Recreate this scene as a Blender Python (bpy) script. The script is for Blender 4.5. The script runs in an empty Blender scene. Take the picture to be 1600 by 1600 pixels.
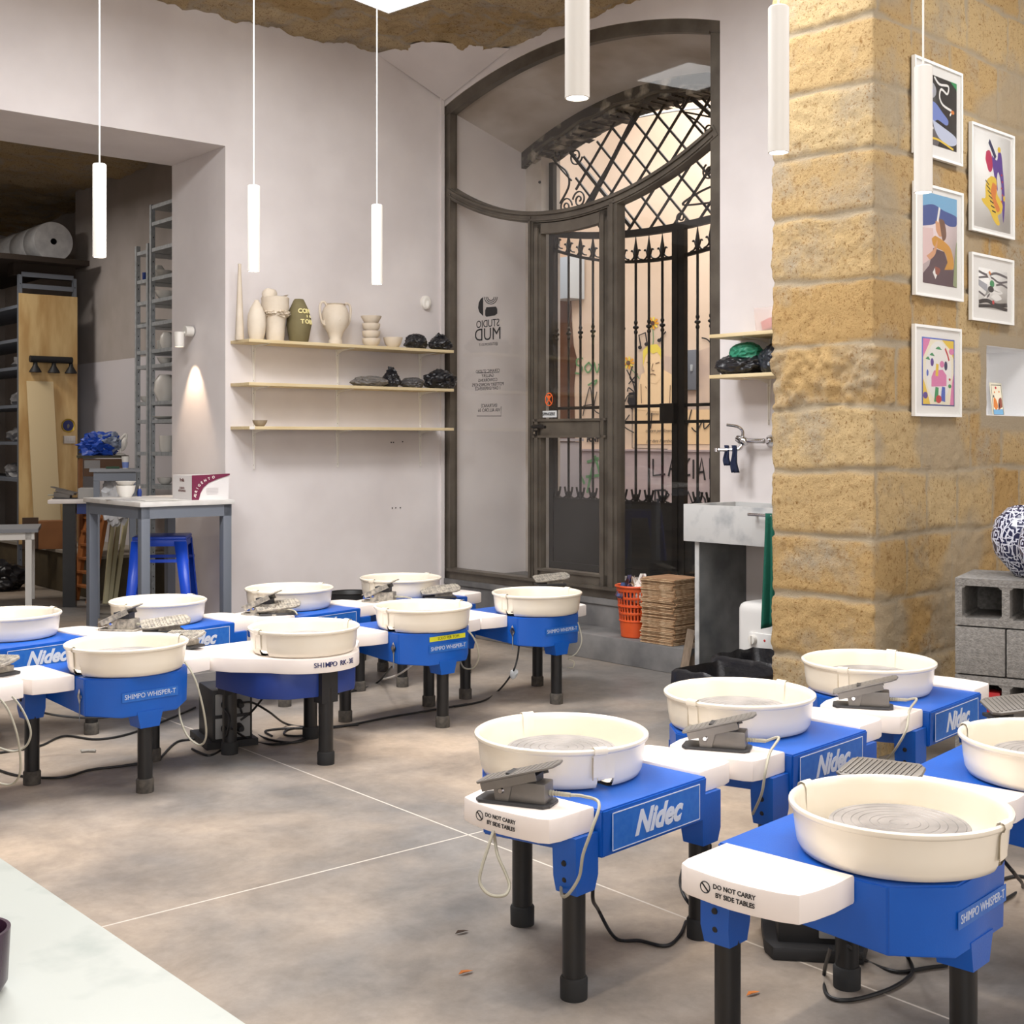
import bpy, bmesh, math, random
from mathutils import Vector, Matrix, noise
random.seed(7)
sc = bpy.context.scene
COL = sc.collection
PI = math.pi
# ------------------------------------------------------------------ camera
CH, F, HY = 1.355, 2000.0, 688.0
cd = bpy.data.cameras.new('camera'); cam = bpy.data.objects.new('camera', cd); COL.objects.link(cam)
cam.location = (0, 0, CH); cam.rotation_euler = (PI/2, 0, 0)
cd.sensor_width = 36; cd.lens = 36*F/1600; cd.shift_y = (HY-800)/1600.0; cd.clip_start = .05; cd.clip_end = 200
sc.camera = cam
sc.view_settings.view_transform = 'Standard'; sc.view_settings.look = 'None'; sc.view_settings.gamma = 1
sc.view_settings.exposure = -0.5
w = bpy.data.worlds.new('sky'); sc.world = w; w.use_nodes = True
w.node_tree.nodes['Background'].inputs[0].default_value = (.93, .94, 1, 1)
w.node_tree.nodes['Background'].inputs[1].default_value = 2.2
# frames of the place --------------------------------------------------
def frame(o, x):
    x = Vector((x[0], x[1], 0)).normalized(); z = Vector((0, 0, 1)); y = z.cross(x)
    m = Matrix((x, y, z)).transposed().to_4x4(); m.translation = Vector((o[0], o[1], o[2] if len(o) > 2 else 0)); return m
U = (.766, .643); V = (.663, -.749); U2 = (.724, .69)
Q = (-.506, 9.467)
SF = frame(Q, U)              # shelf wall, wall spans x -1.774..0, room side y<0
DF = frame(Q, V)              # door wall, room side y<0
CC = (1.54, 5.45); PF = frame(CC, U2)   # picture wall
def hit(fr, px, py, yo=0.0):
    inv = fr.inverted(); o = inv @ Vector((0, 0, CH)); d = inv.to_3x3() @ Vector(((px-800)/F, 1, (HY-py)/F))
    t = (yo-o.y)/d.y; return o+d*t
def flo(px, py, z=0.0):
    d = (CH-z)*F/(py-HY); return Vector(((px-800)/F*d, d, z))
def atd(px, py, d): return Vector(((px-800)/F*d, d, CH+(HY-py)/F*d))
# lights ---------------------------------------------------------------
def area(name, loc, size, power, col=(1, 1, 1), rot=(0, 0, 0), sy=None):
    l = bpy.data.lights.new(name, 'AREA'); l.energy = power; l.color = col; l.size = size
    if sy: l.shape = 'RECTANGLE'; l.size_y = sy
    o = bpy.data.objects.new(name, l); COL.objects.link(o); o.location = loc; o.rotation_euler = rot; return o
COOL = (.98, .98, 1.0); WARM = (1, .86, .70)
for x_, y_, p_ in ((-2.2, 4.6, 150), (-.9, 5.6, 145), (.75, 5.4, 60), (-.8, 2.9, 75), (1.6, 3.0, 55), (.4, .8, 35), (3.3, 4.8, 90)): area('ceiling_light_source', (x_, y_, 4.0), 1.0, p_, COOL)  # area lights for unseen ceiling panels, spread out to light the room
area('room_fill_source', (.2, -2.2, 2.2), 3.0, 170, (1, .97, .95), (PI/2+.05, 0, 0), 2.2)  # added fill from behind the camera; the wall there has no window
area('room_fill_source', (5.2, 1.2, 1.9), 2.0, 95, (1, .97, .96), (PI/2, 0, math.radians(50)), 2.2)  # added fill from the right, brightening the picture wall
area('street_fill_source', (3.0, 11.6, 5.6), 4.5, 560, (1, .95, .89), (math.radians(25), 0, math.radians(-50)))  # added area light that lifts the daylight in the street
area('store_fill_source', (-5.2, 10.6, 3.6), .8, 75, (1, .93, .86))  # added weak fill for the store room, without a lamp of its own

# ------------------------------------------------------------------ materials
def S(c):
    return tuple(((v/255/12.92) if v/255 <= .04045 else (((v/255)+.055)/1.055)**2.4) for v in c)+(1,)
MATS = {}
def mat(name, c, rough=.5, metal=0, var=None, vs=6, vdet=4, bump=0, bs=60, spec=.5, emit=0, thr=(.35, .65), coat=0, coords='Object', stretch=None):
    if name in MATS: return MATS[name]
    m = bpy.data.materials.new(name); m.use_nodes = True; nt = m.node_tree; N = nt.nodes; L = nt.links
    b = N['Principled BSDF']; b.inputs['Base Color'].default_value = S(c); b.inputs['Roughness'].default_value = rough
    b.inputs['Metallic'].default_value = metal; b.inputs['Specular IOR Level'].default_value = spec
    b.inputs['Coat Weight'].default_value = coat
    tc = N.new('ShaderNodeTexCoord'); src = tc.outputs[coords]
    if stretch:
        mp = N.new('ShaderNodeMapping'); mp.inputs['Scale'].default_value = stretch; L.new(src, mp.inputs[0]); src = mp.outputs[0]
    if var:
        n = N.new('ShaderNodeTexNoise'); n.inputs['Scale'].default_value = vs; n.inputs['Detail'].default_value = vdet
        r = N.new('ShaderNodeValToRGB'); e = r.color_ramp.elements
        e[0].position, e[1].position = thr; e[0].color = S(c); e[1].color = S(var)
        L.new(src, n.inputs['Vector']); L.new(n.outputs['Fac'], r.inputs[0]); L.new(r.outputs[0], b.inputs['Base Color'])
    if bump:
        n2 = N.new('ShaderNodeTexNoise'); n2.inputs['Scale'].default_value = bs; n2.inputs['Detail'].default_value = 6
        bp = N.new('ShaderNodeBump'); bp.inputs['Strength'].default_value = bump; bp.inputs['Distance'].default_value = .01
        L.new(src, n2.inputs['Vector']); L.new(n2.outputs['Fac'], bp.inputs['Height']); L.new(bp.outputs[0], b.inputs['Normal'])
    if emit: b.inputs['Emission Color'].default_value = S(c); b.inputs['Emission Strength'].default_value = emit
    MATS[name] = m; return m
PLASTER = mat('white_plaster', (228, 222, 220), .85, var=(214, 207, 205), vs=1.6, bump=.12, bs=9)
PLASTER2 = mat('old_plaster', (208, 200, 192), .9, var=(178, 166, 152), vs=2.3, vdet=7, bump=.15, bs=14)
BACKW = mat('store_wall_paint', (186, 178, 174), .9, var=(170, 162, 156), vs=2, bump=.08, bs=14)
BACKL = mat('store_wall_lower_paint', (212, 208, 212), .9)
IRONF = mat('brown_frame_paint', (106, 99, 89), .42, .3, var=(84, 77, 69), vs=5, bump=.06, bs=30)
IRON = mat('black_wrought_iron', (34, 32, 31), .5, .4, var=(48, 44, 40), vs=9)
GATE = mat('dark_gate_sheet', (52, 50, 47), .45, .3, var=(44, 42, 40), vs=3)
BLUE = mat('blue_painted_steel', (14, 92, 190), .36, .0, var=(12, 84, 178), vs=4, bump=.05, bs=220, spec=.5)
BLUE2 = mat('dark_blue_steel', (34, 62, 140), .42, var=(30, 56, 130), vs=4)
PAN = mat('cream_plastic', (243, 235, 219), .24, var=(239, 230, 212), vs=5, spec=.5)
WTAB = mat('white_plastic', (246, 238, 232), .4, var=(240, 230, 223), vs=4)
HEAD = mat('grey_wheel_head', (176, 172, 170), .38, .35, var=(150, 147, 146), vs=14, vdet=3)
LEG = mat('black_leg', (24, 24, 25), .4, var=(30, 30, 31), vs=8)
CAP = mat('leg_rubber', (32, 32, 32), .75)
CAPD = mat('dusty_leg_rubber', (88, 82, 74), .85, var=(62, 58, 54), vs=40)
LABEL = mat('label_blue', (44, 108, 192), .4, var=(30, 98, 188), vs=60)
SILVER = mat('silver_print', (205, 212, 226), .4)
BLACK = mat('black_print', (28, 28, 30), .6)
NAVY = mat('navy_print', (38, 44, 98), .6)
YEL = mat('yellow_tape', (214, 214, 40), .6)
PEDG = mat('grey_pedal_metal', (128, 124, 119), .42, .35, var=(114, 110, 105), vs=8)
PEDD = mat('clay_dusted_pedal', (122, 118, 112), .75, var=(176, 168, 154), vs=45, bump=.3, bs=90)
PEDB = mat('pedal_boot', (52, 52, 54), .5)
CORDG = mat('beige_cord', (168, 164, 148), .55)
CORDK = mat('black_cord', (18, 18, 19), .5)
CHROME = mat('chrome', (210, 210, 212), .14, 1)
STEEL = mat('galvanised_steel', (182, 186, 188), .5, .15, var=(160, 164, 167), vs=30)
GREYP = mat('grey_painted_steel', (112, 118, 128), .45)
SHELF = mat('pale_plywood', (222, 204, 164), .6, var=(208, 186, 142), vs=3, stretch=(1, 8, 8))
PLY = mat('yellow_plywood', (222, 192, 136), .6, var=(196, 158, 102), vs=2.2, vdet=3, stretch=(5, 5, 1.0))
CLAYW = mat('bisque_clay', (222, 210, 192), .85, var=(212, 198, 178), vs=8, bump=.1, bs=50)
CLAYD = mat('olive_clay', (122, 112, 78), .8, var=(108, 98, 66), vs=6)
WHITEC = mat('white_glaze', (232, 228, 220), .4)
BAG = mat('black_bag_film', (28, 28, 32), .34, bump=.8, bs=14)
BAGG = mat('grey_bag_film', (112, 108, 104), .35, bump=.5, bs=26)
GREENB = mat('green_bag_film', (52, 140, 110), .4, bump=.5, bs=26)
GREENC = mat('green_cloth', (10, 92, 74), .85, bump=.3, bs=60)
MARB = mat('carrara_marble', (196, 196, 194), .35, var=(160, 162, 164), vs=7, vdet=9, thr=(.5, .68))
MARBD = mat('grey_marble', (118, 120, 120), .45, var=(84, 87, 89), vs=5, vdet=8, stretch=(1, 1, 1))
MARBW = mat('white_marble_top', (206, 211, 204), .22, var=(180, 188, 182), vs=9, vdet=8, thr=(.5, .75))
LAVA = mat('grey_lava_stone', (98, 97, 97), .7, var=(128, 126, 124), vs=5, vdet=8, bump=.1, bs=40)
ORANGE = mat('orange_plastic', (222, 92, 40), .45, var=(206, 78, 34), vs=9)
BOARD = mat('fibre_board', (158, 118, 82), .8, var=(134, 98, 66), vs=9)
BOARD2 = mat('fibre_board_edge', (200, 172, 138), .85, var=(158, 124, 90), vs=30)
CARD = mat('cardboard', (140, 92, 52), .85, var=(128, 82, 46), vs=4)
WOOD = mat('orange_wood', (170, 104, 50), .6, var=(146, 86, 40), vs=4, stretch=(6, 6, 1))
WOODP = mat('platform_wood', (88, 76, 54), .7, var=(74, 64, 46), vs=5)
CEMB = mat('cement_block', (142, 139, 134), .95, var=(118, 115, 111), vs=60, bump=.5, bs=130)
PEACH = mat('peach_street_wall', (226, 202, 178), .9, var=(214, 188, 162), vs=1.3, vdet=6, bump=.1, bs=12)
PLINTH = mat('grey_plinth', (196, 176, 172), .9, var=(172, 156, 156), vs=3, bump=.1, bs=14)
ORW = mat('ochre_street_wall', (232, 178, 110), .9, var=(222, 166, 98), vs=3)
BROWN = mat('brown_door_wood', (92, 60, 44), .6, var=(78, 48, 36), vs=4)
STREET = mat('street_paving', (120, 116, 112), .8, var=(100, 97, 94), vs=5)
FRAMEW = mat('white_frame', (240, 240, 236), .4)
MOUNT = mat('white_mount_board', (238, 236, 232), .7)
LAMPW = mat('white_lamp_enamel', (220, 216, 208), .4)
RED = mat('red_plastic', (190, 40, 44), .4)
BEIGE = mat('beige_mdf', (204, 184, 144), .7)
TARP = mat('blue_tarp', (24, 70, 170), .45, bump=.4, bs=30)
STOOL = mat('blue_stool_paint', (24, 74, 200), .35)
PLASTW = mat('white_film', (206, 206, 206), .3, var=(180, 180, 182), vs=9)
DARK = mat('dark_void', (24, 23, 22), .9)
def emis(name, c, s):
    m = bpy.data.materials.new(name); m.use_nodes = True; n = m.node_tree.nodes; b = n['Principled BSDF']
    b.inputs['Base Color'].default_value = (0, 0, 0, 1); b.inputs['Emission Color'].default_value = S(c); b.inputs['Emission Strength'].default_value = s; return m
GLOW = emis('lamp_diffuser', (255, 246, 236), 9); PANEL = emis('ceiling_panel_diffuser', (255, 253, 252), 6); WGLOW = emis('wall_lamp_diffuser', (255, 235, 210), 8)
def glass():
    m = bpy.data.materials.new('window_glass'); m.use_nodes = True; nt = m.node_tree; n = nt.nodes; n.clear()
    o = n.new('ShaderNodeOutputMaterial'); mx = n.new('ShaderNodeMixShader'); t = n.new('ShaderNodeBsdfTransparent'); g = n.new('ShaderNodeBsdfGlossy')
    lw = n.new('ShaderNodeLayerWeight'); pw = n.new('ShaderNodeMath'); pw.operation = 'POWER'; pw.inputs[1].default_value = 4; nt.links.new(lw.outputs['Facing'], pw.inputs[0])
    f = n.new('ShaderNodeMapRange'); f.inputs['To Min'].default_value = .035; f.inputs['To Max'].default_value = .8; nt.links.new(pw.outputs[0], f.inputs[0]); lw.inputs[0].default_value = .5; g.inputs['Roughness'].default_value = .015
    t.inputs[0].default_value = (.98, .98, .975, 1)
    nt.links.new(f.outputs[0], mx.inputs[0]); nt.links.new(t.outputs[0], mx.inputs[1]); nt.links.new(g.outputs[0], mx.inputs[2]); nt.links.new(mx.outputs[0], o.inputs[0]); return m
GLASS = glass()
def clear_mat():
    m = bpy.data.materials.new('clear_plastic'); m.use_nodes = True; nt = m.node_tree; n = nt.nodes
    b = n['Principled BSDF']; b.inputs['Base Color'].default_value = S((236, 216, 210)); b.inputs['Alpha'].default_value = .35; b.inputs['Roughness'].default_value = .2; return m
CLEAR = clear_mat()
def floor_mat():
    m = bpy.data.materials.new('polished_concrete'); m.use_nodes = True; nt = m.node_tree; N = nt.nodes; L = nt.links; b = N['Principled BSDF']
    tc = N.new('ShaderNodeTexCoord')
    def nz(scale, det, rough=.6, dist=0):
        n = N.new('ShaderNodeTexNoise'); n.inputs['Scale'].default_value = scale; n.inputs['Detail'].default_value = det; n.inputs['Roughness'].default_value = rough
        n.inputs['Distortion'].default_value = dist; L.new(tc.outputs['Object'], n.inputs['Vector']); return n.outputs['Fac']
    def ramp(src, p0, c0, p1, c1):
        r = N.new('ShaderNodeValToRGB'); e = r.color_ramp.elements; e[0].position = p0; e[1].position = p1; e[0].color = S(c0); e[1].color = S(c1); L.new(src, r.inputs[0]); return r.outputs[0]
    def mix(f, a, b_, mode='MIX'):
        x = N.new('ShaderNodeMix'); x.data_type = 'RGBA'; x.blend_type = mode
        if isinstance(f, float): x.inputs[0].default_value = f
        else: L.new(f, x.inputs[0])
        L.new(a, x.inputs[6]); L.new(b_, x.inputs[7]); return x.outputs[2]
    base = ramp(nz(.55, 5, .55, .2), .40, (136, 132, 128), .62, (198, 178, 156))
    cloud = ramp(nz(2.2, 10, .7, .25), .3, (96, 94, 92), .68, (255, 255, 255))
    c = mix(.55, base, cloud, 'MULTIPLY')
    fine = ramp(nz(26, 6, .7), .3, (190, 188, 186), .62, (255, 255, 255)); c = mix(.28, c, fine, 'MULTIPLY')
    # pale saw-cut joints between the slabs, in the walls' own directions
    sx = N.new('ShaderNodeSeparateXYZ'); L.new(tc.outputs['Object'], sx.inputs[0])
    def M(op, a, v=None):
        q = N.new('ShaderNodeMath'); q.operation = op
        for i, z in enumerate((a, v)):
            if z is None: continue
            if isinstance(z, (int, float)): q.inputs[i].default_value = z
            else: L.new(z, q.inputs[i])
        return q.outputs[0]
    def joint(out, c0, per):
        a = M('ADD', out, -c0); a = M('DIVIDE', a, per); a = M('ADD', a, 100.5); a = M('FRACT', a); a = M('ADD', a, -.5); a = M('ABSOLUTE', a); a = M('MULTIPLY', a, per); return M('LESS_THAN', a, .0035)
    p1 = SFI @ Vector((-1.21, 5.66, 0)); p2 = SFI @ Vector((-.6, 4.02, 0))
    j = M('MAXIMUM', joint(sx.outputs[0], p1.x, 3.1), joint(sx.outputs[1], p2.y, 3.4))
    jc = N.new('ShaderNodeRGB'); jc.outputs[0].default_value = S((216, 208, 196)); j = M('MULTIPLY', j, .7)
    c = mix(j, c, jc.outputs[0])
    L.new(c, b.inputs['Base Color'])
    r = N.new('ShaderNodeMapRange'); r.inputs['To Min'].default_value = .34; r.inputs['To Max'].default_value = .62; L.new(nz(3, 6), r.inputs[0]); L.new(r.outputs[0], b.inputs['Roughness'])
    b.inputs['Specular IOR Level'].default_value = .35
    return m
SFI = SF.inverted()
def stone_mat(name, stone, light, mort, dark, ceil=False):
    m = bpy.data.materials.new(name); m.use_nodes = True; nt = m.node_tree; N = nt.nodes; L = nt.links; b = N['Principled BSDF']
    at = N.new('ShaderNodeVertexColor'); at.layer_name = 'blocks'; sp = N.new('ShaderNodeSeparateColor'); L.new(at.outputs[0], sp.inputs[0])
    tc = N.new('ShaderNodeTexCoord')
    def nz(s, d, r=.6):
        n = N.new('ShaderNodeTexNoise'); n.inputs['Scale'].default_value = s; n.inputs['Detail'].default_value = d; n.inputs['Roughness'].default_value = r; L.new(tc.outputs['Object'], n.inputs['Vector']); return n.outputs['Fac']
    def mx(f, a, c):
        x = N.new('ShaderNodeMix'); x.data_type = 'RGBA'; L.new(f, x.inputs[0])
        for i, v in ((6, a), (7, c)):
            if isinstance(v, tuple): x.inputs[i].default_value = S(v)
            else: L.new(v, x.inputs[i])
        return x.outputs[2]
    def rng(s, a, c):
        r = N.new('ShaderNodeMapRange'); r.inputs['From Min'].default_value = a; r.inputs['From Max'].default_value = c; L.new(s, r.inputs[0]); return r.outputs[0]
    c = mx(sp.outputs[1], stone, light)
    c = mx(rng(nz(3.5, 6), .5, .68), c, mort)
    c = mx(rng(nz(22, 5, .7), .57, .75), c, dark); c = mx(rng(nz(85, 4, .7), .56, .66), c, dark)
    c = mx(sp.outputs[0], c, mort)
    L.new(c, b.inputs['Base Color']); b.inputs['Roughness'].default_value = .95; b.inputs['Specular IOR Level'].default_value = .2
    bp = N.new('ShaderNodeBump'); bp.inputs['Strength'].default_value = .9; bp.inputs['Distance'].default_value = .015
    L.new(nz(70, 10, .8), bp.inputs['Height']); L.new(bp.outputs[0], b.inputs['Normal'])
    return m
STONE = stone_mat('tuff_stone', (193, 157, 102), (210, 184, 138), (184, 168, 142), (150, 112, 64))
CSTONE = stone_mat('ceiling_stone', (178, 150, 104), (196, 176, 142), (176, 164, 146), (120, 88, 50))

# ------------------------------------------------------------------ mesh helpers
def T(x=0, y=0, z=0): return Matrix.Translation((x, y, z))
def RZ(a): return Matrix.Rotation(math.radians(a), 4, 'Z')
def RX(a): return Matrix.Rotation(math.radians(a), 4, 'X')
def RY(a): return Matrix.Rotation(math.radians(a), 4, 'Y')
def catmull(pts, n=8, closed=False):
    P = [Vector(p) for p in pts]; out = []
    if closed: idx = range(len(P))
    else: idx = range(len(P)-1)
    L = len(P)
    for i in idx:
        if closed: a, b, c, d = P[(i-1) % L], P[i], P[(i+1) % L], P[(i+2) % L]
        else: a, b, c, d = P[max(i-1, 0)], P[i], P[i+1], P[min(i+2, L-1)]
        for k in range(n):
            t = k/n
            out.append(.5*((2*b)+(c-a)*t+(2*a-5*b+4*c-d)*t*t+(3*b-a-3*c+d)*t**3))
    if not closed: out.append(P[-1])
    return out
class MB:
    def __init__(s): s.bm = bmesh.new(); s.mats = []
    def mi(s, m):
        if m not in s.mats: s.mats.append(m)
        return s.mats.index(m)
    def _fin(s, vs, fs, m, M):
        if M is not None:
            for v in vs: v.co = M @ v.co
        k = s.mi(m)
        for f in fs: f.material_index = k; f.smooth = True
    def geo(s, verts, faces, m, M=None):
        vs = [s.bm.verts.new(v) for v in verts]; fs = []
        for f in faces:
            try: fs.append(s.bm.faces.new([vs[i] for i in f]))
            except ValueError: pass
        s._fin(vs, fs, m, M); return s
    def box(s, c, d, m, M=None, bev=0, seg=2):
        t = bmesh.new(); bmesh.ops.create_cube(t, size=1)
        for v in t.verts: v.co = Vector((v.co.x*d[0], v.co.y*d[1], v.co.z*d[2]))
        if bev: bmesh.ops.bevel(t, geom=t.edges[:], offset=bev, segments=seg, affect='EDGES', profile=.6)
        return s.merge(t, m, (M or Matrix()) @ T(*c))
    def bb(s, a, b, m, M=None, bev=0):
        a = Vector(a); b = Vector(b); return s.box((a+b)/2, [abs(b[i]-a[i]) for i in range(3)], m, M, bev)
    def merge(s, t, m, M=None):
        t.verts.index_update()
        vs = [s.bm.verts.new(v.co) for v in t.verts]; fs = []
        for f in t.faces: fs.append(s.bm.faces.new([vs[v.index] for v in f.verts]))
        t.free(); s._fin(vs, fs, m, M); return s
    def prism(s, poly, z0, z1, m, M=None, bev=0):
        t = bmesh.new(); vs = [t.verts.new((p[0], p[1], z0)) for p in poly]; f = t.faces.new(vs)
        r = bmesh.ops.extrude_face_region(t, geom=[f]); 
        for v in r['geom']:
            if isinstance(v, bmesh.types.BMVert): v.co.z = z1
        bmesh.ops.recalc_face_normals(t, faces=t.faces[:])
        if bev: bmesh.ops.bevel(t, geom=[e for e in t.edges if abs(e.verts[0].co.z-e.verts[1].co.z) < 1e-6], offset=bev, segments=2, affect='EDGES', profile=.6)
        return s.merge(t, m, M)
    def lathe(s, prof, m, M=None, n=48, cap=False, a0=0, a1=360):
        full = abs(a1-a0) >= 359.9; k = n if full else n+1; vs = []; V_ = []
        for i in range(k):
            a = math.radians(a0+(a1-a0)*i/n)
            V_.append([s.bm.verts.new((r*math.cos(a), r*math.sin(a), z)) for r, z in prof]); vs += V_[-1]
        fs = []
        for i in range(n):
            A = V_[i]; B = V_[(i+1) % k]
            for j in range(len(prof)-1):
                fs.append(s.bm.faces.new((A[j], B[j], B[j+1], A[j+1])))
        if cap and full:
            for j in (0, len(prof)-1):
                if prof[j][0] > 1e-4: fs.append(s.bm.faces.new([V_[i][j] for i in range(k)][::(-1 if j == 0 else 1)]))
        s._fin(vs, fs, m, M); return s
    def cyl(s, a, b, r, m, M=None, n=16, r2=None):
        return s.tube([a, b], r, m, M, n, r2=r2)
    def tube(s, pts, r, m, M=None, n=8, closed=False, r2=None, flat=1.0):
        P = [Vector(p) for p in pts]; L = len(P); rings = []; vs = []; up = None
        for i, p in enumerate(P):
            d = (P[(i+1) % L]-P[i-1]) if closed else (P[min(i+1, L-1)]-P[max(i-1, 0)])
            if d.length < 1e-9: d = Vector((0, 0, 1))
            d.normalize()
            if up is None: up = Vector((0, 0, 1)) if abs(d.z) < .9 else Vector((1, 0, 0))
            x = up-d*up.dot(d)
            if x.length < 1e-6: x = d.orthogonal()
            x.normalize(); y = d.cross(x); up = x
            rr = r if r2 is None else r+(r2-r)*i/(L-1)
            rg = [s.bm.verts.new(p+x*math.cos(2*PI*k/n)*rr+y*math.sin(2*PI*k/n)*rr*flat) for k in range(n)]; rings.append(rg); vs += rg
        fs = []
        for i in range(L if closed else L-1):
            A = rings[i]; B = rings[(i+1) % L]
            for k in range(n): fs.append(s.bm.faces.new((A[k], A[(k+1) % n], B[(k+1) % n], B[k])))
        if not closed: fs.append(s.bm.faces.new(rings[0][::-1])); fs.append(s.bm.faces.new(rings[-1]))
        s._fin(vs, fs, m, M); return s
    def bar(s, pts, wx, wz, m, M=None):    # flat strip swept in the local XZ plane, wx thick along y
        P = [Vector((p[0], 0, p[1])) for p in pts]; L = len(P); rings = []; vs = []
        for i, p in enumerate(P):
            d = (P[min(i+1, L-1)]-P[max(i-1, 0)]).normalized(); nn = Vector((-d.z, 0, d.x))
            rg = [s.bm.verts.new(p+nn*a*wz/2+Vector((0, b*wx/2, 0))) for a, b in ((-1, -1), (1, -1), (1, 1), (-1, 1))]; rings.append(rg); vs += rg
        fs = []
        for i in range(L-1):
            for k in range(4): fs.append(s.bm.faces.new((rings[i][k], rings[i][(k+1) % 4], rings[i+1][(k+1) % 4], rings[i+1][k])))
        fs.append(s.bm.faces.new(rings[0][::-1])); fs.append(s.bm.faces.new(rings[-1]))
        s._fin(vs, fs, m, M); return s
    def blob(s, c, r, m, M=None, amp=.18, fr=2.2, seed=0, sub=4, flatz=None, ridge=0):
        t = bmesh.new(); bmesh.ops.create_icosphere(t, subdivisions=sub, radius=1)
        for v in t.verts:
            p = v.co.copy(); o = Vector((seed*3.1, seed*1.7, seed))
            k = 1+amp*noise.noise(p*fr+o)*1.6+amp*.6*noise.noise(p*fr*2.7+o)
            if ridge: k += ridge*(.5-abs(noise.noise(p*fr*1.9+o*2)))
            q = Vector((p.x*r[0]*k, p.y*r[1]*k, p.z*r[2]*k))
            if flatz is not None and q.z < flatz: q.z = flatz+(q.z-flatz)*.04
            v.co = q
        return s.merge(t, m, (M or Matrix()) @ T(*c))
    def text(s, body, size, m, M, shear=0, off=0, ext=.0004, align='CENTER', sx=1, bold=False):
        c = bpy.data.curves.new('t', 'FONT'); c.body = body; c.size = size; c.shear = shear; c.offset = off; c.extrude = ext; c.align_x = align; c.align_y = 'CENTER'; c.resolution_u = 3
        o = bpy.data.objects.new('t', c); COL.objects.link(o); dg = bpy.context.evaluated_depsgraph_get(); dg.update()
        me = bpy.data.meshes.new_from_object(o.evaluated_get(dg)); bpy.data.objects.remove(o); bpy.data.curves.remove(c)
        s.geo([(v.co.x*sx, v.co.y, v.co.z) for v in me.vertices], [tuple(p.vertices) for p in me.polygons], m, M); bpy.data.meshes.remove(me); return s
    def build(s, name, parent=None, loc=None, ang=38, fr=None):
        s.bm.normal_update()
        for e in s.bm.edges:
            if len(e.link_faces) == 2 and e.calc_face_angle(0) > math.radians(ang): e.smooth = False
        me = bpy.data.meshes.new(name); s.bm.to_mesh(me); s.bm.free()
        for m in s.mats: me.materials.append(m)
        o = bpy.data.objects.new(name, me); COL.objects.link(o)
        if parent: o.parent = parent
        if fr is not None: o.matrix_world = fr
        if loc is not None: o.location = loc
        return o
def tag(o, label=None, cat=None, group=None, kind=None):
    if label: o['label'] = label
    if cat: o['category'] = cat
    if group: o['group'] = group
    if kind: o['kind'] = kind
    return o
def thing(name, M, label=None, cat=None, group=None, kind=None):
    o = bpy.data.objects.new(name, None); COL.objects.link(o); o.empty_display_size = .1
    if not isinstance(M, Matrix): M = T(*M)
    o.matrix_world = M; return tag(o, label, cat, group, kind)
def copy_tree(o, parent=None):
    c = o.copy(); COL.objects.link(c)
    if parent: c.parent = parent
    for k in list(o.children): copy_tree(k, c)
    return c
def WALLTXT(x, y, z, flip=False):   # text plane on a room-side (-y) face: reads to a viewer at -y
    return T(x, y, z) @ RX(90) @ (Matrix.Scale(-1, 4, (1, 0, 0)) if flip else Matrix())
def Mpos(v): return T(v[0], v[1], v[2])

# ------------------------------------------------------------------ structure
def struct(name, mb, fr=None, ang=38):
    o = mb.build(name, ang=ang); o['kind'] = 'structure'
    if fr is not None: o.matrix_world = fr
    return o
ZC = 4.1
m = MB(); m.bb((-14, -14, -.2), (3.6, 9.5, 0), floor_mat()); struct('floor', m, SF)
def arc(x, c, half, ze, zc):
    s = abs(zc-ze); R = (half*half+s*s)/(2*s); k = math.sqrt(max(R*R-min(abs(x-c), half*1.2)**2, 0))
    return (zc-R+k) if zc > ze else (zc+R-k)
A0 = lambda x: arc(x, 1.303, 1.303, 3.82, 4.03)      # arch of the glazed frame
A1 = lambda x: arc(x, 1.35, 1.35, 3.46, 3.735)       # lower arch towards the street
B0 = lambda x: arc(x, 1.303, 1.303, 3.21, 2.86)      # sagging transom
OPX, OPZ, WT = -1.774, 3.27, .79
m = MB()
m.bb((OPX, 0, 0), (.96, WT, 4.5), PLASTER); m.bb((-9, 0, OPZ), (OPX, WT, 4.5), PLASTER); m.bb((-9, 0, 0), (-5.2, WT, OPZ), PLASTER)
m.box((-.02, -.008, 2.0), (.03, .02, 3.9), PLASTER)
for x, z in ((-.47, 1.34), (-.45, 1.34), (-.37, 1.345), (-.46, .87), (-.43, .87), (-.39, .87)): m.box((x, -.001, z), (.008, .004, .008), DARK)
struct('wall_left', m, SF)
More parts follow.
